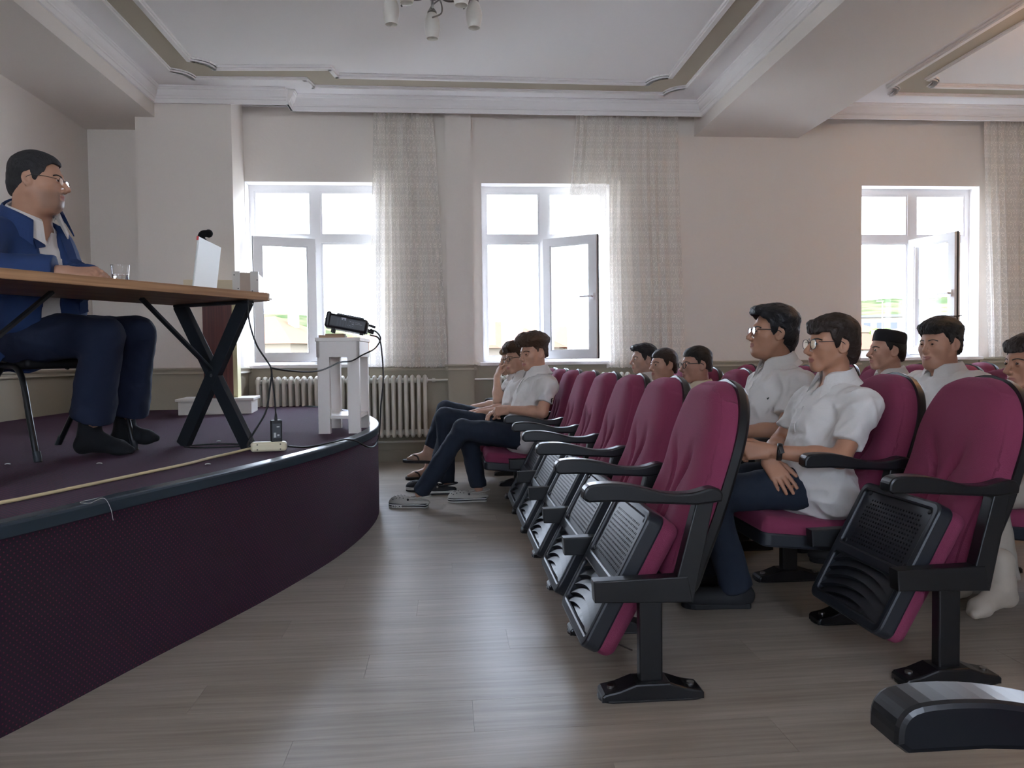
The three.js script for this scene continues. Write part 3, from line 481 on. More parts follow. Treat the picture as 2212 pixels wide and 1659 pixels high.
for (const st of ['up', 'down']) {
  const c = new THREE.Group(); standard(c);
  const bm = new THREE.Matrix4().makeBasis(V(0, 0, 1), V(0.30, 0.954, 0).normalize(), V(-0.954, 0.30, 0).normalize()); bm.setPosition(0.335, 0.275, -PITCH / 2);
  const put = (n, g, m, M4, par = c) => { const o = mesh(n, g, m, par); o.applyMatrix4(M4); return o; };
  put('backrest', seatGeo.cushion, M.seatFabric, bm); put('back_shell', seatGeo.shell, M.plastic, bm);
  const S4 = st === 'up' ? UPM : DOWNM;
  put('seat_cushion', seatGeo.seatCushion, M.seatFabric, S4);
  const pan = put('seat_pan', seatGeo.pan, M.pan, S4);
  mesh('perforated_plate', seatGeo.perf, M.pan, pan); mesh('louvre_panel', seatGeo.louvre, M.pan, pan); mesh('backing', seatGeo.inner, M.pan, pan); mesh('screw_cap', seatGeo.screw, M.pan, pan);
  mesh('cross_tube', cyl([0.26, 0.315, -0.01], [0.26, 0.315, -PITCH + 0.01], 0.017), M.plastic, c);
  proto[st] = c;
}
const ordw = ['nearest', 'second', 'third', 'fourth', 'fifth', 'sixth', 'seventh', 'eighth', 'ninth'];
const rowX = [0.38, 1.30, 2.23, 3.16, 4.09];
const rowW = ['front row', 'second row', 'third row', 'fourth row', 'fifth row'];
const Z0 = -2.2;
const taken = { 0: [5, 6, 7], 1: [1, 2, 4, 5, 6], 2: [1, 2, 3] };
const first = [0, 0, 0, 3, 4], last = [8, 8, 8, 8, 8];
rowX.forEach((x, r) => {
  for (let k = first[r]; k <= last[r]; k++) {
    const t = taken[r]?.includes(k), c = proto[t ? 'down' : 'up'].clone(); c.name = numbered('auditorium_seat');
    c.position.set(x - (r === 0 ? 0.006 * k : 0), 0, Z0 - PITCH * k); scene.add(c);
    tag(c, `${t ? 'occupied maroon seat with its seat folded down' : 'empty maroon tip-up seat with black armrest'}, ${k ? ordw[k] + ' from the aisle' : 'at the aisle end'} in the ${rowW[r]}`, 'seat', 'maroon auditorium seats in rows');
  }
  if (r < 3) { const s = thing('seat_end_support', `black armrest and leg closing the ${rowW[r]} by the windows`, 'armrest', [x - (r === 0 ? 0.054 : 0), 0, Z0 - PITCH * 9]); standard(s); }
});
{ const c = proto.up.clone(); c.name = numbered('auditorium_seat'); c.position.set(0.457, 0, -0.233); scene.add(c); tag(c, 'maroon seat on the camera side of the aisle', 'seat', 'maroon auditorium seats in rows');
  const s = thing('seat_end_support', 'black armrest cut off by the bottom right corner of the picture', 'armrest', [0.457, 0, -0.778]); standard(s); }
// ---------------------------------------------------------------- things on the stage
const TT = 1.335; // table top
{
  const L = 1.42, D = 0.62, t = thing('folding_table', 'wooden table with black crossed legs on the stage', 'table', [-1.492, ST, -3.452], 1.012);
  const top = extrude(rrect(-L / 2, L / 2, -D / 2, D / 2, 0.045), 0.038, 0.003); top.rotateX(-Math.PI / 2); top.translate(0, TT - ST - 0.038, 0); wuv(top);
  mesh('tabletop', top, M.tableWood, t);
  const ty = TT - ST - 0.038;
  for (const s of [1, -1]) {
    const x = s * (L / 2 - 0.105);
    mesh('leg', bar([x, 0.0, 0.235], [x, ty, -0.235], 0.034, 0.075), M.frameBlack, t);
    mesh('leg', bar([x - s * 0.002, 0.0, -0.235], [x - s * 0.002, ty, 0.235], 0.034, 0.075), M.frameBlack, t);
    mesh('brace', bar([x, ty * 0.52, 0], [x - s * 0.40, ty - 0.004, 0.0], 0.03, 0.014), M.frameBlack, t);
    mesh('top_rail', bar([x, ty - 0.008, -0.26], [x, ty - 0.008, 0.26], 0.045, 0.014), M.frameBlack, t);
    mesh('pivot_bolt', cyl([x + 0.02 * s, ty / 2, 0], [x - 0.02 * s, ty / 2, 0], 0.009), M.metal, t);
  }
}
{ // laptop, lid turned to the audience
  const l = thing('laptop', 'pale grey laptop standing open on the wooden table', 'laptop', [-1.205, TT, -3.955], 0.0);
  const pl = std(0xdfe3df, 0.35), dark = std(0x15171a, 0.5);
  mesh('base', rbox(0.25, 0.016, 0.36, 0.006, -0.125, 0.008, 0), pl, l);
  mesh('keyboard', box(-0.21, -0.05, 0.0162, 0.0175, -0.16, 0.16), dark, l);
  const lid = mesh('lid', rbox(0.008, 0.25, 0.36, 0.0035, 0, 0.125, 0), pl, l); lid.position.set(0.0, 0.014, 0); lid.rotation.z = -0.13;
  mesh('screen', box(-0.0052, -0.0045, 0.015, 0.24, -0.17, 0.17), std(0x101317, 0.25), lid);
  mesh('red_marker', box(-0.006, 0.003, 0.232, 0.251, 0.172, 0.1815), std(0xc93a3a, 0.5), lid);
}
{ // drinking glass
  const g = thing('water_glass', 'clear faceted glass half full of water on the table', 'glass', [-1.435, TT, -3.535]);
  mesh('glass', lathe([[0, 0.0], [0.029, 0.0], [0.031, 0.004], [0.034, 0.05], [0.0375, 0.09], [0.0385, 0.098], [0.037, 0.098], [0.0325, 0.05], [0.0295, 0.014], [0, 0.012]], 16), phy(0xffffff, 0.02, { transmission: 1, thickness: 0.01, ior: 1.5 }), g);
  mesh('water', lathe([[0, 0.0125], [0.029, 0.0145], [0.0318, 0.05], [0.0325, 0.056], [0, 0.056]], 24), phy(0xffffff, 0.0, { transmission: 1, thickness: 0.02, ior: 1.33 }), g);
}
{ // speaker's chair: black tube frame with upholstered seat and back
  const a = -0.58, c = thing('stacking_chair', 'black tube-framed chair under the speaker', 'chair', [-1.95, ST, -3.9], a);
  const pad = std(0x15171b, 0.6), fr = std(0x1c2024, 0.3, { metalness: 0.35 }); // local x forward
  for (const s of [1, -1]) {
    mesh('side_frame', [tube([[0.33, 0.0, s * 0.235], [0.27, 0.2, s * 0.232], [0.215, 0.375, s * 0.228], [0.17, 0.415, s * 0.226], [0.08, 0.425, s * 0.225], [-0.2, 0.425, s * 0.225]], 0.0135, 60, 8, 0.5), tube([[-0.3, 0.0, s * 0.235], [-0.1, 0.24, s * 0.23], [0.0, 0.36, s * 0.228], [0.05, 0.41, s * 0.226]], 0.0135, 40, 8), tube([[-0.18, 0.41, s * 0.225], [-0.25, 0.44, s * 0.222], [-0.27, 0.6, s * 0.215], [-0.33, 0.84, s * 0.205]], 0.0125, 40, 8)], fr, c);
    mesh('foot_cap', cyl([0.334, 0, s * 0.235], [0.322, 0.045, s * 0.2345], 0.0165), std(0x2c3238, 0.6), c); mesh('foot_cap', cyl([-0.305, 0, s * 0.235], [-0.27, 0.045, s * 0.2345], 0.0165), std(0x2c3238, 0.6), c);
  }
  mesh('seat', rbox(0.44, 0.045, 0.42, 0.02, 0.0, 0.43, 0, 3), pad, c);
  const b = rbox(0.045, 0.36, 0.4, 0.02, -0.305, 0.72, 0, 3); mesh('backrest', b, pad, c);
}
{ // lectern
  const l = thing('lectern', 'lectern with dark red wooden post and white plinth by the wall', 'lectern', [-1.905, ST, -6.68], 0.12);
  mesh('plinth', [rbox(0.57, 0.115, 0.42, 0.004, -0.03, 0.0575, 0), rbox(0.61, 0.022, 0.45, 0.004, -0.03, 0.12, 0)], M.whiteBoard, l);
  mesh('post', box(-0.13, 0.1, 0.13, 0.98, -0.11, 0.1), M.redWood, l);
  mesh('side_panel', box(0.1, 0.135, 0.13, 0.98, -0.1, 0.09), std(0xe8dfae, 0.5), l);
  const topb = rbox(0.66, 0.03, 0.46, 0.004); topb.rotateX(0.2); topb.translate(0, 1.0, 0); mesh('desk_top', topb, M.whiteBoard, l);
  mesh('desk_side', [box(0.3, 0.325, 0.99, 1.16, -0.2, 0.2)], M.whiteBoard, l); mesh('desk_back', box(-0.33, 0.3, 1.0, 1.14, -0.215, -0.195), std(0xe3d3b4, 0.5), l);
  mesh('desk_front', [box(0.13, 0.19, 0.98, 1.17, 0.205, 0.225), box(0.27, 0.335, 0.98, 1.17, 0.205, 0.225)], M.whiteBoard, l); mesh('front_infill', box(0.19, 0.27, 0.98, 1.16, 0.2, 0.22), std(0xcbb8a6, 0.6), l);
  mesh('screw_hole', [[0.145, 1.14], [0.175, 1.03], [0.325, 1.1], [0.285, 1.01]].map(([x, y]) => cyl([x, y, 0.222], [x, y, 0.2265], 0.0045)), M.gasket, l);
}
{ // gooseneck microphone
  const m = thing('microphone', 'black gooseneck microphone with foam windscreen behind the laptop', 'microphone', [-1.955, ST + 1.02, -6.68]);
  const k = std(0x16181c, 0.55); mesh('base', cyl([0, 0, 0], [0, 0.03, 0], 0.03, 0.024, 16), k, m);
  mesh('gooseneck', tube([[0, 0.02, 0], [0.01, 0.14, 0.01], [0.03, 0.26, 0.02], [0.0, 0.34, 0.03], [-0.045, 0.40, 0.04]], 0.012, 40, 8), k, m);
  mesh('windscreen', [tube([[-0.04, 0.39, 0.04], [-0.08, 0.44, 0.045], [-0.07, 0.475, 0.045], [-0.03, 0.483, 0.045]], 0.03, 24, 10), T(new THREE.SphereGeometry(0.034, 14, 10), mat4(-0.02, 0.482, 0.045)), T(new THREE.SphereGeometry(0.03, 12, 8), mat4(-0.04, 0.395, 0.04))], std(0x1b1c20, 0.95), m);
}
{ // projector stand
  const s = thing('projector_stand', 'white wooden stool-like stand carrying the projector', 'stand', [-0.637, ST, -4.79], -0.03);
  const w = 0.125, d = 0.215, H = 0.565, lw = 0.068, wm = std(0xe6ddd6, 0.45);
  mesh('top', rbox(2 * w + 0.012, 0.022, 2 * d + 0.012, 0.003, 0, H - 0.011, 0), wm, s);
  mesh('apron', [box(-w, w, H - 0.115, H - 0.022, d - 0.018, d), box(-w, w, H - 0.115, H - 0.022, -d, -d + 0.018), box(w - 0.018, w, H - 0.115, H - 0.022, -d, d), box(-w, -w + 0.018, H - 0.115, H - 0.022, -d, d)], wm, s);
  for (const a of [-1, 1]) for (const b of [-1, 1]) mesh('leg', box(a > 0 ? w - lw - 0.004 : -w + 0.004, a > 0 ? w - 0.004 : -w + lw + 0.004, 0, H - 0.02, b > 0 ? d - 0.05 : -d + 0.004, b > 0 ? d - 0.004 : -d + 0.05), wm, s);
  mesh('shelf', box(-w + 0.01, w - 0.01, 0.085, 0.105, -d + 0.02, d - 0.02), wm, s);
}
tag(mesh('wooden_wedge', [T(rbox(0.15, 0.016, 0.12, 0.003), mat4(-0.685, ST + 0.573, -4.68, 0, 0, 0)), T(rbox(0.11, 0.01, 0.1, 0.003), mat4(-0.67, ST + 0.585, -4.68))], M.tableWood), 'small wooden boards propping up the projector', 'wood block');
{ // projector
  const p = thing('projector', 'black projector tilted upward on the white stand', 'projector', [-0.6, ST + 0.575, -4.7], 0), q = new THREE.Group(); 
  const tilt = new THREE.Matrix4().compose(V(0, 0.072, 0), new THREE.Quaternion().setFromEuler(new THREE.Euler(0, 0.12, -0.2, 'YXZ')), V(1, 1, 1));
  const dk = std(0x1a1b22, 0.4), put = (n, g, m, par = p) => { const o = mesh(n, g, m, par); if (par === p) o.applyMatrix4(tilt); return o; };
  const body = put('body', rbox(0.235, 0.085, 0.26, 0.018, 0, 0, 0, 4), dk);
  put('lens_bezel', T(rbox(0.03, 0.095, 0.27, 0.014), mat4(-0.112, 0.004, 0)), dk);
  const ln = cyl([-0.13, 0, 0.05], [-0.115, 0, 0.05], 0.032, 0.03, 20); put('lens', ln, std(0x0a0d14, 0.1));
  put('vent_grille', Array.from({ length: 7 }, (_, i) => box(-0.06 + i * 0.016, -0.052 + i * 0.016, -0.022, 0.022, 0.129, 0.132)), std(0x34363f, 0.4));
  put('status_label', [box(-0.04, -0.012, 0.014, 0.028, 0.1305, 0.1315), box(0.02, 0.04, -0.004, 0.002, 0.1305, 0.1315), box(0.01, 0.07, 0.012, 0.014, 0.1305, 0.1315), box(0.03, 0.085, 0.004, 0.0055, 0.1305, 0.1315), box(0.0, 0.045, -0.012, -0.0105, 0.1305, 0.1315)], std(0xb9bac6, 0.5));
  put('top_cover', rbox(0.16, 0.012, 0.2, 0.004, 0.01, 0.045, 0), std(0x22242c, 0.35));
  put('connector_plate', box(0.116, 0.124, -0.035, 0.03, -0.1, 0.1), std(0xa9a7a4, 0.4));
  put('plug', [cyl([0.12, 0.016, 0.06], [0.165, 0.012, 0.06], 0.008), cyl([0.12, -0.016, 0.05], [0.16, -0.022, 0.055], 0.011)], std(0x202126, 0.5));
  put('foot', [cyl([-0.075, -0.043, 0.09], [-0.075, -0.066, 0.09], 0.011), cyl([0.09, -0.043, 0.09], [0.09, -0.052, 0.09], 0.011), cyl([-0.075, -0.043, -0.09], [-0.075, -0.066, -0.09], 0.011)], dk);
}
// cables
const cable = std(0x141518, 0.5);
tag(mesh('power_cable', tube([[-0.95, TT - 0.02, -3.78], [-0.945, 1.2, -3.77], [-0.91, 1.08, -3.76], [-0.86, 1.0, -3.75], [-0.842, 0.965, -3.75], [-0.852, 0.86, -3.75], [-0.87, 0.76, -3.74], [-0.925, 0.66, -3.72], [-0.95, 0.6, -3.7], [-0.935, ST + 0.03, -3.72]], 0.0042, 90, 6), cable), 'black laptop cable dropping from the table to the power strip', 'cable');
tag(mesh('video_cable', tube([[-0.838, 0.968, -3.752], [-0.8, 0.958, -3.8], [-0.72, 0.945, -3.95], [-0.665, 0.95, -4.1], [-0.6, 0.99, -4.35], [-0.55, 1.0, -4.52], [-0.5, 1.03, -4.55], [-0.43, 1.07, -4.6], [-0.4, 1.13, -4.64], [-0.425, 1.168, -4.65], [-0.46, 1.185, -4.645]], 0.0045, 110, 6), cable), 'black video cable swung from the table to the projector', 'cable');
tag(mesh('projector_cable', tube([[-0.462, 1.15, -4.648], [-0.41, 1.13, -4.62], [-0.385, 1.02, -4.56], [-0.378, 0.86, -4.5], [-0.39, 0.74, -4.47], [-0.393, 0.64, -4.44], [-0.405, ST - 0.03, -4.38], [-0.44, ST - 0.04, -4.2], [-0.5, ST - 0.0, -4.15], [-0.545, ST + 0.013, -4.1], [-0.6, ST + 0.012, -3.98], [-0.7, ST + 0.008, -3.82], [-0.77, ST + 0.022, -3.75]], 0.0045, 140, 6), cable), 'black mains cable looping from the projector over the stage edge', 'cable');
tag(mesh('loose_cable', tube([[-1.31, ST + 0.006, -4.03], [-1.2, ST + 0.006, -4.08], [-1.06, ST + 0.006, -4.06], [-0.98, ST + 0.01, -4.1], [-1.0, ST + 0.006, -3.98], [-1.15, ST + 0.006, -3.92], [-1.27, ST + 0.006, -3.93], [-1.33, ST + 0.006, -3.98]], 0.004, 70, 6), cable), 'thin black cable coiled on the carpet between the table legs', 'cable');
{ const a = thing('power_adapter', 'black laptop power brick dangling below the table edge', 'adapter', [-0.825, 0.615, -3.75], 0.35);
  mesh('brick', rbox(0.052, 0.105, 0.032, 0.006, 0, 0.052, 0), std(0x16171b, 0.45), a); mesh('rating_label', box(-0.018, 0.018, 0.018, 0.088, 0.0161, 0.0168), std(0x4a4d52, 0.5), a);
  mesh('label_print', [box(-0.014, -0.003, 0.022, 0.045, 0.0169, 0.0172), box(0.0, 0.013, 0.07, 0.076, 0.0169, 0.0172), box(0.002, 0.012, 0.028, 0.036, 0.0169, 0.0172)], std(0xc9cbc9, 0.5), a);
  mesh('strain_relief', cyl([0, 0.104, 0], [0, 0.135, 0], 0.008, 0.005), cable, a);
  const lead = tube([[0, 0.13, 0], [-0.004, 0.2, 0.0], [-0.012, 0.3, 0.0], [-0.016, 0.35, 0]], 0.004, 30, 6); mesh('lead', lead, cable, a); }
{ const s = thing('power_strip', 'cream power strip lying on the stage carpet', 'power strip', [-0.86, ST + 0.024, -3.745], 0.14);
  const cr = std(0xe6d9b8, 0.45); const b = rbox(0.165, 0.046, 0.055, 0.014, 0, 0, 0, 4); mesh('body', b, cr, s);
  mesh('screw', [[-0.05, 0.012], [0.055, 0.012], [-0.05, -0.012], [0.055, -0.012]].map(([x, y]) => cyl([x, y, 0.0268], [x, y, 0.0282], 0.0038)), std(0x6f6650, 0.5), s); }
tag(mesh('extension_lead', tube([[-0.94, ST + 0.018, -3.74], [-1.0, ST + 0.008, -3.66], [-1.05, ST + 0.007, -3.5], [-1.09, ST + 0.007, -3.3], [-1.17, ST + 0.007, -3.05], [-1.27, ST + 0.007, -2.75], [-1.38, ST + 0.007, -2.45], [-1.6, ST + 0.007, -2.1]], 0.0062, 90, 8), std(0xd8c69a, 0.5)), 'cream extension lead running along the stage carpet', 'cable');
{ const s = thing('screwdriver', 'amber-handled screwdriver lying under the nearest front seat', 'screwdriver', [0.5, 0.013, -2.7], 0.0);
  const dir = V(0.115, 0, 0.205).normalize(), a = [0, 0, 0], e = t => [dir.x * t, 0, dir.z * t];
  mesh('handle', cyl(a, e(0.085), 0.012, 0.013, 8), phy(0xb0622a, 0.2, { transmission: 0.4, thickness: 0.01 }), s); mesh('collar', cyl(e(0.085), e(0.1), 0.013, 0.009, 10), std(0x1a1614, 0.5), s); mesh('shaft', cyl(e(0.1), e(0.21), 0.003, 0.003, 8), M.metal, s); }
tag(mesh('loose_thread', tube([[-1.1, ST + 0.008, -2.5], [-1.12, ST + 0.009, -2.42], [-1.08, ST + 0.01, -2.4], [-1.085, ST + 0.009, -2.44], [-1.07, ST + 0.011, -2.47], [-1.055, ST - 0.02, -2.475], [-1.05, ST - 0.06, -2.48]], 0.0008, 60, 4), std(0xd8d6d2, 0.8)), 'white loose thread hanging over the stage edge', 'thread');
[[-1.25, -4.25, 'white lint scrap behind the right table legs'], [-1.5, -3.4, 'white lint scrap under the middle of the table'], [-1.9, -3.45, 'white lint scrap left of the chair leg'], [-1.02, -3.3, 'white lint scrap near the extension lead']].forEach(([x, z, l], i) => tag(mesh('lint_scrap', tube([[x, ST + 0.003, z], [x + 0.012, ST + 0.006, z + 0.006], [x + 0.02, ST + 0.003, z - 0.004], [x + 0.008, ST + 0.004, z - 0.01]], 0.0025, 14, 5), std(0xcfcaca, 0.9)), l, 'lint', 'scraps of lint on the carpet'));
// ---------------------------------------------------------------- people: bodies meshed from joined distance fields
const smin = (a, b, k) => { if (k <= 0) return a < b ? a : b; const h = Math.max(k - Math.abs(a - b), 0) / k; return Math.min(a, b) - h * h * k * 0.25; };
const smax = (a, b, k) => -smin(-a, -b, k);
const ell = (x, y, z, a, b, c) => { const k0 = Math.sqrt(x * x / (a * a) + y * y / (b * b) + z * z / (c * c)), k1 = Math.sqrt(x * x / (a * a * a * a) + y * y / (b * b * b * b) + z * z / (c * c * c * c)); return k1 < 1e-9 ? -Math.min(a, b, c) : k0 * (k0 - 1) / k1; };
const cap = (x, y, z, ax, ay, az, ra, bx, by, bz, rb) => { const ux = bx - ax, uy = by - ay, uz = bz - az, px = x - ax, py = y - ay, pz = z - az, t = clamp((px * ux + py * uy + pz * uz) / (ux * ux + uy * uy + uz * uz + 1e-12), 0, 1), dx = px - ux * t, dy = py - uy * t, dz = pz - uz * t; return Math.sqrt(dx * dx + dy * dy + dz * dz) - (ra + (rb - ra) * t); };
// sparse surface nets; returns a geometry with smooth normals taken from the field
function nets(f, lo, hi, cell, colorFn, skip) {
  const B = 6, n = [0, 1, 2].map(i => Math.ceil((hi[i] - lo[i]) / cell / B) * B + 1), [nx, ny, nzz] = n, sx = 1, sy = nx, sz = nx * ny;
  const val = new Float32Array(nx * ny * nzz).fill(NaN), vid = new Int32Array(nx * ny * nzz).fill(-1);
  const at = (i, j, k) => { const q = i + j * sy + k * sz; let v = val[q]; if (v !== v) v = val[q] = f(lo[0] + i * cell, lo[1] + j * cell, lo[2] + k * cell); return v; };
  const pos = [], cells = [], R = B * cell * 0.87 * 1.35;
  for (let K = 0; K + B < nzz; K += B) for (let J = 0; J + B < ny; J += B) for (let I = 0; I + B < nx; I += B) {
    const h = B / 2; if (Math.abs(f(lo[0] + (I + h) * cell, lo[1] + (J + h) * cell, lo[2] + (K + h) * cell)) > R) continue;
    for (let k = K; k < K + B; k++) for (let j = J; j < J + B; j++) for (let i = I; i < I + B; i++) {
      const c = [at(i, j, k), at(i + 1, j, k), at(i, j + 1, k), at(i + 1, j + 1, k), at(i, j, k + 1), at(i + 1, j, k + 1), at(i, j + 1, k + 1), at(i + 1, j + 1, k + 1)];
      let m = 0; for (let q = 0; q < 8; q++) if (c[q] < 0) m |= 1 << q; if (m === 0 || m === 255) continue;
      if (skip && skip(lo[0] + (i + 0.5) * cell, lo[1] + (j + 0.5) * cell, lo[2] + (k + 0.5) * cell)) continue;
      let px = 0, py = 0, pz = 0, cnt = 0;
      for (let e = 0; e < 12; e++) { const a = EA[e], b = EB[e], va = c[a], vb = c[b]; if ((va < 0) === (vb < 0)) continue; const t = va / (va - vb); px += (a & 1) + ((b & 1) - (a & 1)) * t; py += (a >> 1 & 1) + ((b >> 1 & 1) - (a >> 1 & 1)) * t; pz += (a >> 2) + ((b >> 2) - (a >> 2)) * t; cnt++; }
      vid[i + j * sy + k * sz] = pos.length / 3; pos.push(lo[0] + (i + px / cnt) * cell, lo[1] + (j + py / cnt) * cell, lo[2] + (k + pz / cnt) * cell); cells.push(i, j, k);
    }
  }
  const idx = [];
  const quad = (a, b, c, d, fl) => { if (a < 0 || b < 0 || c < 0 || d < 0) return; if (fl) idx.push(a, b, c, a, c, d); else idx.push(a, c, b, a, d, c); };
  for (let q = 0; q < cells.length; q += 3) {
    const i = cells[q], j = cells[q + 1], k = cells[q + 2], o = i + j * sy + k * sz, v0 = val[o];
    if (j && k) { const v1 = val[o + 1]; if ((v0 < 0) !== (v1 < 0)) quad(vid[o], vid[o - sy], vid[o - sy - sz], vid[o - sz], v0 < 0); }
    if (i && k) { const v1 = val[o + sy]; if ((v0 < 0) !== (v1 < 0)) quad(vid[o], vid[o - sz], vid[o - 1 - sz], vid[o - 1], v0 < 0); }
    if (i && j) { const v1 = val[o + sz]; if ((v0 < 0) !== (v1 < 0)) quad(vid[o], vid[o - 1], vid[o - 1 - sy], vid[o - sy], v0 < 0); }
  }
  const N = pos.length / 3, nor = new Float32Array(N * 3), e = cell * 0.6, col = colorFn ? new Float32Array(N * 3) : null;
  for (let v = 0; v < N; v++) {
    const x = pos[3 * v], y = pos[3 * v + 1], z = pos[3 * v + 2];
    const a = f(x + e, y - e, z - e), b = f(x - e, y - e, z + e), c = f(x - e, y + e, z - e), d = f(x + e, y + e, z + e);
    let gx = a - b - c + d, gy = -a - b + c + d, gz = -a + b - c + d; const L = Math.hypot(gx, gy, gz) || 1; nor[3 * v] = gx / L; nor[3 * v + 1] = gy / L; nor[3 * v + 2] = gz / L;
    if (col) { const q = colorFn(x, y, z); col[3 * v] = q[0]; col[3 * v + 1] = q[1]; col[3 * v + 2] = q[2]; }
  }
  const g = new THREE.BufferGeometry(); g.setAttribute('position', new THREE.Float32BufferAttribute(pos, 3)); g.setAttribute('normal', new THREE.BufferAttribute(nor, 3)); if (col) g.setAttribute('color', new THREE.BufferAttribute(col, 3)); g.setIndex(idx); return g;
}
const EA = [], EB = []; for (let a = 0; a < 8; a++) for (const b of [1, 2, 4]) if (!(a & b)) { EA.push(a); EB.push(a | b); }

// ---- primitives: c capsule, e turned ellipsoid; each is blended into those before it by k
const pc = (a, ra, b, rb, k = 0.03, cut) => ({ t: 0, a, b, ra, rb, k, cut });
const pe = (c, X, Y, Z, r, k = 0.04) => ({ t: 1, c, X, Y, Z, r, k });
function evalPrims(P, x, y, z, grow = 0) {
  let d = 1e3;
  for (let i = 0; i < P.length; i++) {
    const p = P[i]; let q;
    if (p.t === 0) { q = cap(x, y, z, p.a.x, p.a.y, p.a.z, p.ra, p.b.x, p.b.y, p.b.z, p.rb) - grow; if (p.cut) { const c = p.cut; q = smax(q, (x - c.p.x) * c.n.x + (y - c.p.y) * c.n.y + (z - c.p.z) * c.n.z, 0.006); } }
    else { const dx = x - p.c.x, dy = y - p.c.y, dz = z - p.c.z; q = ell(dx * p.X.x + dy * p.X.y + dz * p.X.z, dx * p.Y.x + dy * p.Y.y + dz * p.Y.z, dx * p.Z.x + dy * p.Z.y + dz * p.Z.z, p.r[0], p.r[1], p.r[2]) - grow; }
    d = i ? smin(d, q, p.k) : q;
  }
  return d;
}
function boundsOf(P, pad) { const lo = [1e9, 1e9, 1e9], hi = [-1e9, -1e9, -1e9]; const add = (v, r) => ['x', 'y', 'z'].forEach((a, i) => { lo[i] = Math.min(lo[i], v[a] - r - pad); hi[i] = Math.max(hi[i], v[a] + r + pad); }); for (const p of P) { if (p.t === 0) { add(p.a, p.ra); add(p.b, p.rb); } else add(p.c, Math.max(...p.r)); } return [lo, hi]; }

// ---- head, in its own frame: z to the face, y up, chin at -0.115, crown at +0.118
function headField(h) {
  const w = h.wide ?? 1, ch = h.cheek ?? 0, nl = h.nose ?? 0, jw = h.jaw ?? 1, op = (h.eye ?? 1) * 0.72, chin = h.chin ?? 0, fat = h.fat ?? 0, lip = h.lip ?? 1;
  return (x, y, z) => {
    const ax = Math.abs(x);
    let d = ell(ax, y - 0.028, z + 0.014, 0.0755 * w, 0.0885, 0.0985);
    d = smin(d, ell(ax, y + 0.022, z - 0.026, (0.061 + ch * 0.5) * w, 0.082, 0.0635), 0.022);
    d = smin(d, cap(ax, y, z, 0.047 * w * jw, -0.048, -0.012, 0.023, 0.014, -0.096 + 0.0, 0.061 + chin, 0.0185 + fat * 0.4), 0.026);
    d = smin(d, cap(ax, y, z, 0, -0.099, 0.069 + chin, 0.0165, 0.006, -0.099, 0.069 + chin, 0.0165), 0.02);
    d = smin(d, cap(ax, y, z, 0.043 * w, -0.026, 0.046, 0.025 + ch, 0.036 * w, -0.05, 0.048, 0.02 + ch), 0.024);
    if (fat) d = smin(d, ell(ax, y + 0.098, z - 0.025, 0.05, 0.03 + fat, 0.055), 0.03);
    d = smin(d, cap(ax, y, z, 0, 0.0215, 0.0855, 0.0095, 0.041, 0.019, 0.065, 0.0095), 0.016);
    // eye sockets, then the nose over them
    { const ex = ax - 0.032, ey = y + 0.002, ez = z - 0.106; d = smax(d, -(Math.sqrt(ex * ex + ey * ey * 1.3 + ez * ez) - 0.0215), 0.014); }
    d = smin(d, cap(ax, y, z, 0, 0.01, 0.0865, 0.0068, 0, -0.033, 0.111 + nl, 0.0108), 0.013);
    d = smin(d, cap(ax, y, z, 0.0105, -0.04, 0.0975 + nl * 0.5, 0.0082, 0.004, -0.042, 0.1 + nl * 0.6, 0.0075), 0.007);
    d = smin(d, ell(ax, y + 0.068, z - 0.073, 0.03, 0.026, 0.024), 0.016);
    { const ex = ax - 0.0315, ey = y, ez = z - 0.0765; d = smin(d, Math.sqrt(ex * ex + ey * ey + ez * ez) - 0.0142, 0.005); d = smax(d, -ell(ex, ey + 0.001, z - 0.0915, 0.0128, 0.0047 * op, 0.0115), 0.0022); }
    d = smin(d, cap(ax, y, z, 0, -0.0628, 0.0955, 0.0052 * lip, 0.019, -0.0685, 0.0865, 0.0036), 0.005);
    d = smin(d, cap(ax, y, z, 0, -0.0752, 0.0935, 0.0062 * lip, 0.0155, -0.0718, 0.087, 0.004), 0.005);
    d = smax(d, -cap(ax, y, z, 0, -0.0692, 0.1035, 0.0026 + (h.mouth ?? 0), 0.022, -0.0697 + (h.smile ?? 0), 0.0905, 0.0022), 0.003);
    { // ear
      const X = ax - 0.0755 * w, Y = y + 0.008, Z = z + 0.014, zz = Z * 0.96 + Y * 0.2, yy = Y * 0.97 - Z * 0.2, xx = X + 0.42 * zz;
      let e = ell(xx, yy, zz, 0.0075, 0.0315, 0.0195); e = smax(e, -ell(xx - 0.0095, yy - 0.003, zz - 0.001, 0.0075, 0.0205, 0.0115), 0.004); e = smin(e, ell(xx - 0.001, yy + 0.002, zz - 0.012, 0.005, 0.009, 0.006), 0.005); d = smin(d, e, 0.006);
    }
    return d;
  };
}
const lineAt = (tab, f) => { for (let i = 1; i < tab.length; i++) if (f <= tab[i][0]) { const t = (f - tab[i - 1][0]) / (tab[i][0] - tab[i - 1][0]); const s = t * t * (3 - 2 * t); return lerp(tab[i - 1][1], tab[i][1], s); } return tab[tab.length - 1][1]; };
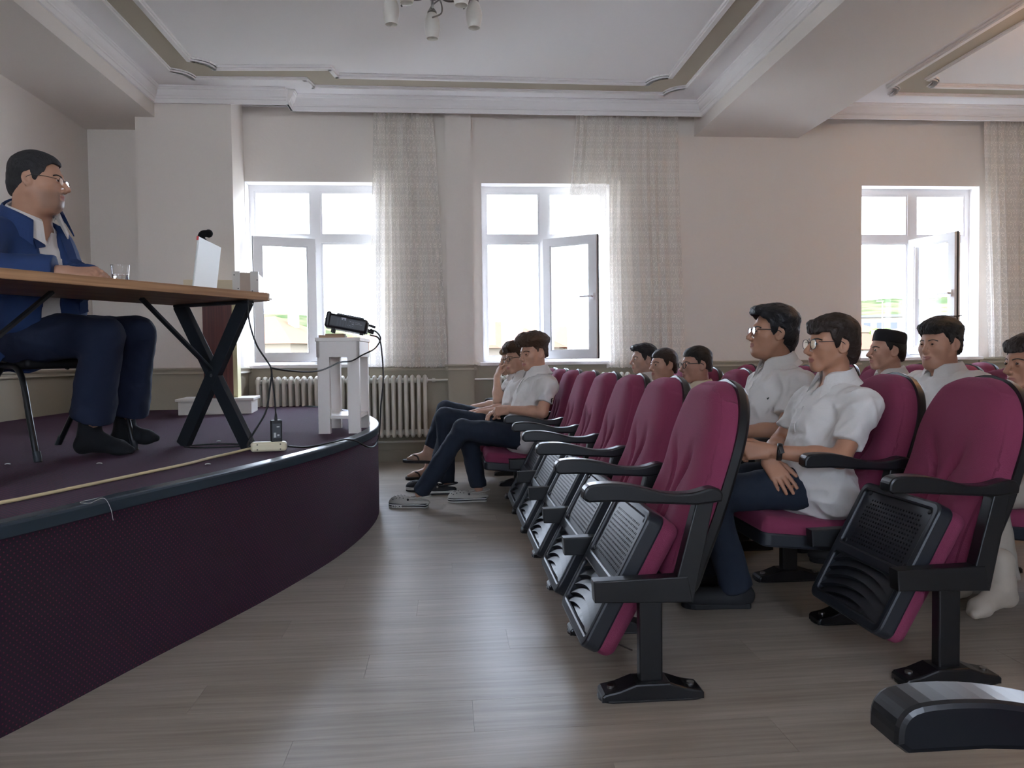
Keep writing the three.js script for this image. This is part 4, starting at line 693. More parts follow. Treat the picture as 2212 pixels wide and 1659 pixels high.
function hairField(o, w = 1) {
  const tab = o.line ?? [[0, 0.064], [0.55, 0.066], [0.95, 0.052], [1.2, 0.02], [1.38, -0.008], [1.52, 0.0], [1.62, 0.03], [1.9, 0.02], [2.15, -0.045], [3.2, -0.066]];
  const top = o.top ?? 0.018, side = o.side ?? 0.006, front = o.front ?? 0, rough = (o.rough ?? 0.0025) * 0.75, sc = o.scale ?? 1;
  return (x, y, z) => {
    const ax = Math.abs(x); let d = ell(ax, y - 0.028, z + 0.014, 0.0755 * w, 0.0885, 0.0985);
    d = smin(d, cap(x, y, z, 0, -0.03, -0.06, 0.05 * w, 0, -0.085, -0.05, 0.044), 0.03);
    const t = side + (top - side) * sstep(0.03, 0.095, y) + front * sstep(0.02, 0.09, z) * sstep(0.04, 0.1, y);
    const n = rough * (0.8 * nz(x * 80 * sc, y * 34 * sc, z * 26 * sc) + 0.9 * nz(x * 210 * sc + y * 40, y * 60 * sc + 7, z * 36 * sc) + 0.5 * nz(x * 330 * sc, y * 90, z * 60 + 3)) * 1.3;
    d = d - t + n;
    if (o.extra) for (const p of o.extra) d = smin(d, cap(x, y, z, p[0], p[1], p[2], p[3], p[4], p[5], p[6], p[7]) + n * 1.3, p[8] ?? 0.014);
    const yb = lineAt(tab, Math.atan2(ax, z));
    let m = (yb - y) * 0.8; if (o.fringe) m = Math.min(m, o.fringe(x, y, z));
    return smax(d, m + n * 0.8, 0.007);
  };
}
// ---- hands
function handPrims(w, F, N, S, s, c) { // wrist, finger direction, way the palm faces, thumb side, size, pose
  const P = [], at = (f, sd, n) => w.clone().addScaledVector(F, f * s).addScaledVector(S, sd * s).addScaledVector(N, n * s);
  const kn = [[0.086, 0.026], [0.09, 0.0075], [0.086, -0.011], [0.078, -0.0275]], len = [0.07, 0.078, 0.072, 0.056], rad = [0.0088, 0.009, 0.0086, 0.0076];
  kn.forEach(([f, d], i) => P.push(pc(at(0.012, d * 0.6, 0.002), 0.0165 * s, at(f, d, 0), 0.0115 * s, i ? 0.012 : 0.02)));
  kn.forEach(([f, d], i) => {
    let p = at(f, d, 0), a = (c.curl[i] ?? 0.5) * 0.9, sp = (d / 0.03) * (c.spread ?? 0.12);
    for (let q = 0; q < 3; q++) {
      const L = len[i] * [0.46, 0.3, 0.24][q] * s, dir = F.clone().multiplyScalar(Math.cos(a)).addScaledVector(N, Math.sin(a)).addScaledVector(S, sp).normalize(), e = p.clone().addScaledVector(dir, L);
      P.push(pc(p, rad[i] * s * (1 - q * 0.07), e, rad[i] * s * (0.95 - q * 0.08), q ? 0.004 : 0.006)); p = e; a += (c.curl[i] ?? 0.5) * (q ? 0.7 : 1.1);
    }
  });
  const t0 = at(0.022, 0.02, 0.006), td = F.clone().multiplyScalar(c.tf ?? 0.72).addScaledVector(S, c.ts ?? 0.6).addScaledVector(N, c.tn ?? 0.4).normalize(), t1 = t0.clone().addScaledVector(td, 0.042 * s), td2 = td.clone().addScaledVector(F, 0.45).addScaledVector(S, -(c.tb ?? 0.35)).normalize(), t2 = t1.clone().addScaledVector(td2, 0.031 * s), t3 = t2.clone().addScaledVector(td2, 0.024 * s);
  P.push(pc(t0, 0.0145 * s, t1, 0.0105 * s, 0.012), pc(t1, 0.0105 * s, t2, 0.0095 * s, 0.004), pc(t2, 0.0095 * s, t3, 0.008 * s, 0.003));
  return P;
}
const lin = h => { const c = new THREE.Color(h); return [c.r, c.g, c.b]; };
const clothBump = dtex(256, 256, (u, v) => { const l = 0.5 + 0.3 * Math.sin(u * 2 * Math.PI * 60) * Math.sin(v * 2 * Math.PI * 60) + 0.5 * pf(u, v, 18, 18, 2); return [l, l, l]; }, false, 6);
M.polo = phy(0xd6d1cd, 0.88, { bumpMap: clothBump, bumpScale: 0.0006, sheen: 0.2, sheenRoughness: 0.6 });
M.navy = std(0x1b2433, 0.88, { bumpMap: clothBump, bumpScale: 0.0006 });
M.beige = std(0xa99f92, 0.9, { bumpMap: clothBump, bumpScale: 0.0006 });
M.blazer = phy(0x213a69, 0.85, { bumpMap: clothBump, bumpScale: 0.0006, sheen: 0.3, sheenColor: new THREE.Color(0x4a6da8), sheenRoughness: 0.5 });
M.sock = std(0x14171c, 0.95, { bumpMap: clothBump, bumpScale: 0.0008 });
M.skin = phy(0xffffff, 0.5, { vertexColors: true, sheen: 0.15 });
const strands = dtex(512, 128, (u, v) => { const n = 0.5 + 0.8 * pf(u, v, 150, 4, 2, 3) + 0.4 * pf(u, v, 40, 3, 2, 8); return [n, n, n]; }, false, 1);
const hairM = (c, r) => std(c, r, { bumpMap: strands, bumpScale: 0.003 });
const eyeMat = phy(0xffffff, 0.15, { vertexColors: true });
const up = V(0, 1, 0);
const fold = (x, y, z, s) => { const wx = x + 0.05 * nz(x * 4, y * 4 + s, z * 4), wy = y + 0.05 * nz(x * 4 + 9, y * 4, z * 4 + s); return 0.45 * nz(wx * 7 + s, wy * 9, z * 7) + 0.75 * (0.28 - Math.abs(nz(wx * 10 + wy * 5, wy * 9 - wx * 4 + s, z * 13))) + 0.3 * (0.25 - Math.abs(nz(wx * 22, wy * 16 + s, z * 22))); };
function ribbon(f, pts, dir, wdt, lift, thick = 0.0025) { // strip laid on a field's surface
  const P = [], I = []; let prevSide = null;
  const hit = p => { const q = p.clone(); for (let i = 0; i < 40; i++) { const d = f(q.x, q.y, q.z) - lift; if (Math.abs(d) < 4e-4) break; q.addScaledVector(dir, clamp(d * 0.8, -0.02, 0.02)); } return q; };
  const H = pts.map(p => { const q = hit(p); return Math.abs(f(q.x, q.y, q.z) - lift) < 0.003 && q.distanceTo(p) < 0.34 ? q : null; }).filter(Boolean);
  H.forEach((p, i) => { const t = H[Math.min(i + 1, H.length - 1)].clone().sub(H[Math.max(0, i - 1)]).normalize(), sd = V().crossVectors(t, dir).normalize(); for (const [a, b] of [[-1, 0], [-1, 1], [1, 1], [1, 0]]) P.push(p.clone().addScaledVector(sd, a * wdt / 2).addScaledVector(dir, -b * thick)); if (i) for (let k = 0; k < 4; k++) { const a = (i - 1) * 4 + k, b = (i - 1) * 4 + (k + 1) % 4; I.push(a, a + 4, b, b, a + 4, b + 4); } });
  let g = new THREE.BufferGeometry().setFromPoints(P); g.setIndex(I); g = g.toNonIndexed(); g.computeVertexNormals(); return g;
}
function makePerson(o) {
  const base = V(...o.base), root = thing('person', o.label, 'person', o.base, 0, o.group);
  const J = {}; for (const [k, v] of Object.entries(o.J)) J[k] = V(...v).sub(base);
  for (const s of ['L', 'R']) { const h = o.shoes?.[s]?.h; if (h && J['an' + s].y < 0.16) { J['an' + s].y = h + 0.002; J['toe' + s].y = 0.032; } }
  const b = o.build ?? 1, f = V(o.face[0], 0, o.face[1]).normalize(), L = V().crossVectors(up, f); // L: the person's left
  const hd = o.head, sk = lin(o.skin ?? 0xd3a388), lipC = lin(o.lipColor ?? 0xb47468), shC = lin(o.stubble ?? o.skin ?? 0xd3a388);
  // head frame
  const hq = new THREE.Quaternion().setFromRotationMatrix(new THREE.Matrix4().makeBasis(V().crossVectors(up, V(...hd.dir).setY(0).normalize()), up, V(...hd.dir).setY(0).normalize()));
  hq.multiply(new THREE.Quaternion().setFromEuler(new THREE.Euler(-(hd.pitch ?? 0), 0, hd.roll ?? 0)));
  const hm = new THREE.Matrix4().compose(J.head, hq, V(1, 1, 1).multiplyScalar(hd.s ?? 1)), hi = hm.clone().invert().elements, hs = hd.s ?? 1;
  const loc = (x, y, z) => [hi[0] * x + hi[4] * y + hi[8] * z + hi[12], hi[1] * x + hi[5] * y + hi[9] * z + hi[13], hi[2] * x + hi[6] * y + hi[10] * z + hi[14]];
  const hp = (x, y, z) => V(x, y, z).applyMatrix4(hm);
  const hf = headField(hd);
  // trunk
  const spine = V().subVectors(J.neck, J.pelvis), sl = spine.length(), sU = spine.clone().normalize(), sF = f.clone().addScaledVector(sU, -f.dot(sU)).normalize();
  const slice = (t, off, rx, ry, rz) => { const c = J.pelvis.clone().addScaledVector(spine, t).addScaledVector(sF, off); return pe(c, L, sU, sF, [rx * b, ry, rz * b], 0.06); };
  const bl = o.belly ?? 0;
  const trunk = [slice(0.0, 0.0, 0.155, 0.11, 0.11), slice(0.3, 0.012 + bl * 0.5, 0.14 + bl * 0.4, 0.13, 0.105 + bl), slice(0.58, 0.015 + bl * 0.3, 0.15, 0.13, 0.11 + bl * 0.4), slice(0.8, 0.0, 0.155, 0.1, 0.098)];
  const shN = J.neck.clone().addScaledVector(sU, -0.055);
  trunk.push(pc(shN, 0.06 * b, J.shL, 0.056 * b, 0.05), pc(shN, 0.06 * b, J.shR, 0.056 * b, 0.05));
  const hipL = J.hipL ?? J.pelvis.clone().addScaledVector(L, 0.085 * b).addScaledVector(f, 0.03), hipR = J.hipR ?? J.pelvis.clone().addScaledVector(L, -0.085 * b).addScaledVector(f, 0.03);
  const arm = s => { const sh = J['sh' + s], el = J['el' + s], wr = J['wr' + s]; return [pc(sh, 0.047 * b, el, 0.037 * b, 0.02), pc(el, 0.037 * b, sh.clone().lerp(el, 1).lerp(wr, 0.35), 0.037 * b, 0.015), pc(el.clone().lerp(wr, 0.3), 0.037 * b, wr, 0.024 * (o.wrist ?? 1) * Math.sqrt(b), 0.02)]; };
  const neckB = J.neck.clone().addScaledVector(sU, -0.06), neckT = hp(0, -0.045, -0.022);
  const neckR = (hd.neckR ?? 0.052);
  let body = [...trunk.map(p => ({ ...p, ra: p.ra * 0.8, rb: p.rb * 0.8, r: p.r?.map(q => q * 0.86) }))];
  body.push(pc(neckB, neckR * 1.12, neckT, neckR, 0.04));
  body.push(...arm('L'), ...arm('R'));
  for (const s of ['L', 'R']) { const h = s === 'L' ? hipL : hipR; if (J['kn' + s]) body.push(pc(h, 0.06, J['kn' + s], 0.045, 0.03), pc(J['kn' + s], 0.045, J['an' + s], 0.032 * (o.ankle ?? 1), 0.03)); }
  if (o.bareFeet) for (const s of o.bareFeet) body.push(...footPrims(J['an' + s], J['toe' + s], 0.92));
  const hands = {};
  for (const s of ['L', 'R']) if (o.hands?.[s]) { const h = o.hands[s]; const F = V(...h.F).normalize(), Nn = V(...h.N); Nn.addScaledVector(F, -Nn.dot(F)).normalize(); const S = V().crossVectors(F, Nn).multiplyScalar(s === 'L' ? -1 : 1).multiplyScalar(h.flip ? -1 : 1); hands[s] = handPrims(J['wr' + s], F, Nn, S, h.s ?? 1, h); }
  for (const s in hands) body.push(...hands[s]);
  const field = (x, y, z) => { let d = evalPrims(body, x, y, z); const dx = x - J.head.x, dy = y - J.head.y, dz = z - J.head.z; if (dx * dx + dy * dy + dz * dz < 0.09) { const p = loc(x, y, z); d = smin(d, hf(p[0], p[1], p[2]) * hs, 0.018); } else d = Math.min(d, Math.sqrt(dx * dx + dy * dy + dz * dz) - 0.16); return d; };
  const skinC = (x, y, z) => { const p = loc(x, y, z), ax = Math.abs(p[0]); let c = sk;
    if (p[2] > 0.06 && ax < 0.024 && p[1] < -0.058 && p[1] > -0.082) { const t = sstep(0.0125, 0.006, Math.abs(p[1] + 0.069) * 0.9 + Math.max(0, ax - 0.016)); c = [lerp(sk[0], lipC[0], t), lerp(sk[1], lipC[1], t), lerp(sk[2], lipC[2], t)]; }
    else if (o.stubble && p[2] > 0.0 && p[1] < -0.04 && p[1] > -0.13 && Math.hypot(...p) < 0.16) { const t = 0.55 * sstep(-0.035, -0.065, p[1]) * sstep(0.0, 0.045, p[2]) * sstep(-0.13, -0.11, p[1]) + 0.35 * sstep(0.036, 0.026, ax) * sstep(0.06, 0.075, p[2]) * sstep(-0.046, -0.052, p[1]); c = [lerp(sk[0], shC[0], t), lerp(sk[1], shC[1], t), lerp(sk[2], shC[2], t)]; }
    const n = 1 + 0.05 * nz(x * 40, y * 40, z * 40); return [c[0] * n * 0.84, c[1] * n * 0.86, c[2] * n * 0.89]; };
  const geos = [], boxes = [];
  const hr = 0.155 * hs; boxes.push([[J.head.x - hr, J.head.y - hr, J.head.z - hr], [J.head.x + hr, J.head.y + hr, J.head.z + hr], o.fine ?? 0.0034]);
  for (const s in hands) { const [lo, hi2] = boundsOf(hands[s], 0.012); boxes.push([lo, hi2, o.fineHand ?? 0.0036]); }
  if (o.bareFeet) for (const s of o.bareFeet) { const [lo, hi2] = boundsOf(footPrims(J['an' + s], J['toe' + s], 0.92), 0.012); boxes.push([lo, hi2, 0.006]); }
  const inside = (q, x, y, z, m) => x > q[0][0] + m && x < q[1][0] - m && y > q[0][1] + m && y < q[1][1] - m && z > q[0][2] + m && z < q[1][2] - m;
  const [blo, bhi] = boundsOf(body, 0.03);
  geos.push(nets(field, blo, bhi, o.cell ?? 0.011, skinC, (x, y, z) => boxes.some(q => inside(q, x, y, z, 0.022))));
  boxes.forEach((q, i) => geos.push(nets(field, q[0], q[1], q[2], skinC, (x, y, z) => boxes.some((r, k) => k < i && inside(r, x, y, z, 0.012)))));
  const clean = geos.filter(g => g.attributes.position.count);
  mesh('body', mergeGeometries(clean.map(g => g.toNonIndexed())), M.skin, root);
  // eyes, brows
  const gz = V(...(hd.gaze ?? [0, 0, 1])).normalize();
  for (const s of [1, -1]) {
    const eg = new THREE.SphereGeometry(0.0131, 20, 16), ep = eg.attributes.position, ec = [];
    for (let i = 0; i < ep.count; i++) { const d = (ep.getX(i) * gz.x + ep.getY(i) * gz.y + ep.getZ(i) * gz.z) / 0.0131; ec.push(...(d > 0.955 ? [0.01, 0.008, 0.008] : d > 0.76 ? lin(hd.iris ?? 0x3a2417) : [0.5, 0.45, 0.42])); }
    eg.setAttribute('color', new THREE.Float32BufferAttribute(ec, 3)); eg.translate(s * 0.0315, 0, 0.0765); eg.applyMatrix4(hm); mesh('eye', eg, eyeMat, root);
    const bp = [[0.012, 0.0165], [0.022, 0.0205], [0.034, 0.0215], [0.045, 0.0185], [0.052, 0.0145]].map(([x, y]) => { let z = 0.13; for (let i = 0; i < 60; i++) { const d = hf(x, y, z); if (d < 3e-4) break; z -= Math.max(d * 0.8, 0.0003); } return V(s * x, y + (hd.browY ?? 0), z - 0.0006); });
    const bg = tube(bp, (hd.brow ?? 0.0032) * 0.8, 24, 6); bg.applyMatrix4(hm); mesh('eyebrow', bg, o.hairMat, root);
  }
  if (o.hair) {
    const hh = hairField(o.hair, hd.wide ?? 1), lo = o.hair.lo ?? [-0.125, -0.125, -0.165], hi2 = o.hair.hi ?? [0.125, 0.2, 0.165];
    const g = nets(hh, lo, hi2, o.hair.cell ?? 0.0031); { const p = g.attributes.position, u = new Float32Array(p.count * 2); for (let i = 0; i < p.count; i++) { const x = p.getX(i), y = p.getY(i), z = p.getZ(i); u[2 * i] = x * 7 + y * 2.5 + 0.35 * nz(x * 20, y * 20, z * 20); u[2 * i + 1] = z * 2.2 - y * 1.6; } g.setAttribute('uv', new THREE.BufferAttribute(u, 2)); } g.applyMatrix4(hm); mesh('hair', g, o.hairMat, root);
    if (o.hair.wisps) { const gs = o.hair.wisps.map(w => { const t = tube(w, 0.0009, 8, 4); t.applyMatrix4(hm); return t; }); mesh('hair_wisps', gs, o.hairMat, root).userData.kind = 'stuff'; }
  }
  if (o.glasses) glasses(root, hm, o.glasses, hd.wide ?? 1);
  if (o.cap) { const g = lathe([[0, 0.079], [0.04, 0.078], [0.062, 0.074], [0.0725, 0.064], [0.077, 0.045], [0.0785, 0.0], [0.0775, -0.001], [0.07, 0.04], [0, 0.06]], 40); g.scale(1, 1, 1.28); g.rotateX(-0.13); g.translate(0, 0.046, -0.014); g.applyMatrix4(hm); mesh('cap', g, o.cap, root); }
  // shirt
  const sh = o.shirt ?? {}, fA = (sh.fold ?? 0.008) * 2.5, seedF = o.seed ?? 1, sg = sh.grow ?? 0.006;
  const loose = sh.long ? [] : [];
  const shirtP = [...trunk];
  if (sh.hem) for (const h of sh.hem) { const c = V(...h[0]).sub(base); shirtP.push(pe(c, L, sU, sF, h[1], 0.06)); }
  for (const s of ['L', 'R']) {
    const S0 = J['sh' + s], E = J['el' + s], t = sh.sleeve ?? 0.62, e = S0.clone().lerp(E, Math.min(t, 1.0)), n = E.clone().sub(S0).normalize();
    if (t >= 1) { const W = J['wr' + s], n2 = W.clone().sub(E).normalize(), e2 = E.clone().lerp(W, sh.cuff ?? 0.9); shirtP.push(pc(S0, 0.068 * b, E, 0.055 * b, 0.04), pc(E, 0.055 * b, e2.clone().addScaledVector(n2, 0.02), 0.042 * b, 0.02, { p: e2, n: n2 })); }
    else shirtP.push(pc(S0, 0.05 * b, e.clone().addScaledVector(n, 0.05), (sh.sleeveR ?? 0.052) * b, 0.05, { p: e, n }));
  }
  const openF = sh.vneck ?? 0.0, nq = V().subVectors(neckT, neckB).normalize();
  const shirt = (x, y, z) => { let d = evalPrims(shirtP, x, y, z, sg); const dn = cap(x, y, z, neckB.x - nq.x * 0.01, neckB.y - nq.y * 0.01, neckB.z - nq.z * 0.01, neckR * 1.12 + 0.004, neckT.x, neckT.y, neckT.z, neckR + 0.004);
    d -= fA * fold(x, y, z, seedF * 3.7); d = smax(d, -dn, 0.004);
    if (openF) { const px = x - J.neck.x, py = y - J.neck.y, pz = z - J.neck.z, l = px * L.x + pz * L.z + py * L.y, u = px * sU.x + py * sU.y + pz * sU.z, fr = px * sF.x + py * sF.y + pz * sF.z; const v = Math.max(Math.abs(l) - (u + openF) * 0.42, -fr + 0.02, -(u + openF)); d = smax(d, -v * 0.8, 0.003); }
    if (sh.cutY) d = smax(d, sh.cutY - base.y - y, 0.01); return d; };
  if (o.shirtMat !== null) {
    const [lo, hi2] = boundsOf(shirtP, 0.035); const g = nets(shirt, lo, hi2, o.shirtCell ?? 0.0085); uvBy(g); mesh(sh.name ?? 'polo_shirt', g, o.shirtMat ?? M.polo, root);
    // turned-down collar
    if (sh.collar !== 0) { const cg = collar(J.neck, neckB, neckT, sF, neckR * 1.12, sh.collarGap ?? 0.32, sh.collarH ?? 0.042); uvBy(cg); mesh('collar', cg, sh.collarMat ?? o.shirtMat ?? M.polo, root); }
    if (sh.sleeve === undefined || sh.sleeve < 1) for (const s of ['L', 'R']) if (!(sh.noBand?.includes(s))) { const S0 = J['sh' + s], E = J['el' + s], t = sh.sleeve ?? 0.62, n = E.clone().sub(S0).normalize(), e = S0.clone().lerp(E, t); const bd = P3band(shirt, e, n, 0.02); if (bd) { uvBy(bd); mesh('sleeve_band', bd, o.shirtMat ?? M.polo, root); } }
    if (sh.placket) { const pts = []; for (let i = 0; i <= 10; i++) pts.push(J.neck.clone().addScaledVector(sU, -0.06 - (sh.vneck ?? 0) - i * 0.011).addScaledVector(sF, 0.25)); const g2 = ribbon(shirt, pts, sF.clone().negate(), 0.03, 0.0015); mesh('placket', g2, o.shirtMat ?? M.polo, root); }
    if (sh.logo) { const p = V(...sh.logo.at).sub(base), dir = V(...sh.logo.dir).normalize(); mesh('logo', emblem(shirt, p, dir, sh.logo), std(sh.logo.color ?? 0x24221f, 0.7), root); }
  }
  if (o.jacket) {
    const jk = o.jacket, JP = [...trunk]; for (const s of ['L', 'R']) { const S0 = J['sh' + s], E = J['el' + s], W = J['wr' + s], n2 = W.clone().sub(E).normalize(), e2 = E.clone().lerp(W, jk.cuff ?? 0.9); JP.push(pc(S0, 0.066 * b, E, 0.055 * b, 0.05), pc(E, 0.055 * b, e2.clone().addScaledVector(n2, 0.02), 0.043 * b, 0.03, { p: e2, n: n2 })); }
    if (jk.skirt) for (const h of jk.skirt) JP.push(pe(V(...h[0]).sub(base), L, sU, sF, h[1], 0.07));
    const half = u => lineAt(jk.open, -u);
    const jf = (x, y, z) => { let d = evalPrims(JP, x, y, z, jk.grow ?? 0.02); d -= (jk.fold ?? 0.01) * fold(x * 0.8, y * 0.8, z * 0.8, 9.3);
      const dn = cap(x, y, z, neckB.x, neckB.y, neckB.z, neckR * 1.12 + 0.016, neckT.x, neckT.y, neckT.z, neckR + 0.02); d = smax(d, -dn, 0.008);
      const px = x - J.neck.x, py = y - J.neck.y, pz = z - J.neck.z, l = px * L.x + pz * L.z, u = px * sU.x + py * sU.y + pz * sU.z, fr = px * sF.x + py * sF.y + pz * sF.z;
      return smax(d, -Math.max(Math.abs(l) - half(u), -fr + 0.0, u - 0.1) * 0.8, 0.008); };
    const [lo, hi2] = boundsOf(JP, 0.035), g = nets(jf, lo, hi2, jk.cell ?? 0.0085); uvBy(g); mesh('blazer', g, jk.mat, root);
    for (const sg2 of [1, -1]) { const pts = []; for (let i = 0; i <= 14; i++) { const u = 0.03 - i * 0.026, l = sg2 * (half(u) + 0.024); pts.push(J.neck.clone().addScaledVector(sU, u).addScaledVector(L, l).addScaledVector(sF, 0.26 - 0.0 * i)); } const g2 = ribbon(jf, pts, sF.clone().negate(), 0.05, 0.003, 0.005); mesh('lapel', g2, jk.mat, root); }
    const cg = collar(J.neck, neckB, neckT, sF, neckR * 1.12 + 0.016, 0.75, 0.05); uvBy(cg); mesh('blazer_collar', cg, jk.mat, root);
  }
  // trousers
  if (o.legs !== 0) {
    const tb = o.trouserW ?? 1, tp = [pe(J.pelvis.clone().addScaledVector(up, -0.015), L, up, f, [0.165 * b, 0.105, 0.115 * b], 0.05)];
    for (const s of ['L', 'R']) { const h = s === 'L' ? hipL : hipR, K = J['kn' + s], A = J['an' + s]; if (!K) continue; const n = A.clone().sub(K).normalize(), e = A.clone().addScaledVector(n, -(o.hemUp ?? 0.0)); tp.push(pc(h, 0.088 * tb * Math.sqrt(b), K, 0.066 * tb, 0.04), pc(K, 0.064 * tb, e.clone().addScaledVector(n, 0.05), (o.cuffR ?? 0.056) * tb, 0.02, { p: e, n })); }
    const tf = (x, y, z) => { const d = evalPrims(tp, x, y, z) - 0.013 * fold(x, y, z, seedF * 5.1 + 2); return sh.untuck ? d : d; };
    const [lo, hi2] = boundsOf(tp, 0.03); const g = nets(tf, lo, hi2, o.trouserCell ?? 0.0105); uvBy(g); mesh('trousers', g, o.trouserMat ?? M.navy, root);
  }
  for (const s of ['L', 'R']) if (o.shoes?.[s]) o.shoes[s](root, J['an' + s], J['toe' + s], s);
  return { root, base, J, L, f, hp, hm, shirt, sF, sU };
}
function uvBy(g) { const p = g.attributes.position, u = new Float32Array(p.count * 2); for (let i = 0; i < p.count; i++) { u[2 * i] = p.getX(i) * 0.8 + p.getZ(i) * 0.9; u[2 * i + 1] = p.getY(i) + p.getZ(i) * 0.3; } g.setAttribute('uv', new THREE.BufferAttribute(u, 2)); return g; }
function footPrims(an, toe, s = 1) { const d = toe.clone().sub(an), h = d.clone().setY(0).normalize(), fl = V(d.x, Math.min(d.y, 0), d.z); const heel = an.clone().addScaledVector(h, -0.035 * s).add(V(0, -0.045 * s, 0)), ball = an.clone().lerp(toe, 0.72).add(V(0, -0.006, 0)), sd = V().crossVectors(up, h); return [pc(an.clone().add(V(0, 0.05, 0)), 0.037 * s, heel, 0.032 * s, 0.03), pc(an, 0.038 * s, ball, 0.029 * s, 0.03), pc(ball.clone().addScaledVector(sd, 0.018 * s), 0.027 * s, toe.clone().addScaledVector(sd, 0.012 * s), 0.017 * s, 0.02), pc(ball.clone().addScaledVector(sd, -0.018 * s), 0.026 * s, toe.clone().addScaledVector(sd, -0.014 * s).addScaledVector(h, -0.015), 0.016 * s, 0.02), pc(heel, 0.03 * s, ball, 0.024 * s, 0.03)]; }
function collar(neck, nb, nt, F, r, gap, h, lf = 0.6) { // stand and fall of a turned-down collar round the neck
  const ax = V().subVectors(nt, nb).normalize(), Fo = F.clone().addScaledVector(ax, -F.dot(ax)).normalize(), Lo = V().crossVectors(ax, Fo), c = nb.clone().lerp(nt, lf), P = [], I = [], n = 48;
  const prof = t => { const fr = Math.pow(Math.abs(t), 6), dn = 0.016 * fr; return [[r + 0.004, -0.02 - dn], [r + 0.005, 0.016 - dn * 1.5], [r + 0.009, 0.021 - dn * 1.5], [r + 0.014 + 0.01 * fr, 0.016 - dn * 1.6], [r + 0.03 + 0.014 * fr, -h * 0.5 - dn * 1.7], [r + 0.046 + 0.02 * fr, -h - dn * 2.2 - 0.016 * fr], [r + 0.042 + 0.02 * fr, -h - dn * 2.2 - 0.018 * fr], [r + 0.022 + 0.01 * fr, -h * 0.5 - dn * 1.7], [r + 0.009, 0.01 - dn * 1.5]]; };
  for (let i = 0; i <= n; i++) { const t = i / n * 2 - 1, a = t * (Math.PI - gap), q = prof(t); for (const [rr, y] of q) P.push(c.clone().addScaledVector(Fo, -Math.cos(a) * rr).addScaledVector(Lo, Math.sin(a) * rr * 1.06).addScaledVector(ax, y + 0.004 * Math.sin(3 * a))); if (i) for (let k = 0; k < 9; k++) { const A = (i - 1) * 9 + k, B = (i - 1) * 9 + (k + 1) % 9; I.push(A, B, A + 9, B, B + 9, A + 9); } }
  { const caps = o => [[0, 1, 8], [1, 2, 8], [2, 3, 8], [3, 4, 8], [4, 7, 8], [4, 5, 7], [5, 6, 7]].forEach(t => { I.push(...t.map(q => q + o)); I.push(t[0] + o, t[2] + o, t[1] + o); }); caps(0); caps(n * 9); }
  let g = new THREE.BufferGeometry().setFromPoints(P); g.setIndex(I); g = g.toNonIndexed(); g.computeVertexNormals(); return g;
}
function P3band(f, c, n, w) { // ribbed band round the end of a sleeve, laid on the shirt's surface
  const X = V().crossVectors(n, Math.abs(n.y) < 0.9 ? up : V(1, 0, 0)).normalize(), Y = V().crossVectors(n, X), P = [], I = [], N = 30; let ok = 0;
  for (let i = 0; i <= N; i++) { const a = i / N * 2 * Math.PI, d = X.clone().multiplyScalar(Math.cos(a)).addScaledVector(Y, Math.sin(a)); for (const [o, l] of [[-w, -0.001], [-w, 0.0028], [0.004, 0.0028], [0.004, -0.004]]) { const q = c.clone().addScaledVector(n, Math.min(o, -0.006)); let r = 0.1; for (let k = 0; k < 40; k++) { const e = f(q.x + d.x * r, q.y + d.y * r, q.z + d.z * r); if (e < 5e-4) break; r -= Math.max(e * 0.7, 0.0005); if (r < 0.02) break; } if (r > 0.085) return null; const z = c.clone().addScaledVector(n, o).addScaledVector(d, r + l); P.push(z); } if (i) for (let k = 0; k < 3; k++) { const A = (i - 1) * 4 + k; I.push(A, A + 4, A + 1, A + 1, A + 4, A + 5); } }
  const g = new THREE.BufferGeometry().setFromPoints(P); g.setIndex(I); g.computeVertexNormals(); return g;
}
function emblem(f, p, dir, o) { // small embroidered mark laid on the cloth
  const s = o.size ?? 0.03, sh = o.shape ?? [[-0.1, 0.5], [0.5, 0.55], [0.15, 0.3], [0.05, 0.08], [0.35, 0.1], [0.1, -0.08], [0.0, -0.5], [-0.12, -0.1], [-0.35, -0.05], [-0.15, 0.12]];
  const q = p.clone(); for (let i = 0; i < 60; i++) { const d = f(q.x, q.y, q.z); if (d < 6e-4) break; q.addScaledVector(dir, Math.max(d * 0.8, 4e-4)); }
  const g = new THREE.ExtrudeGeometry(new THREE.Shape(sh.map(a => new THREE.Vector2(a[0] * s, a[1] * s))), { depth: 0.003, bevelEnabled: false });
  const Z = dir.clone().negate(), X = V().crossVectors(up, Z).normalize(), Y = V().crossVectors(Z, X), m = new THREE.Matrix4().makeBasis(X, Y, Z); m.setPosition(q.addScaledVector(Z, -0.0008)); g.applyMatrix4(m); return g;
}
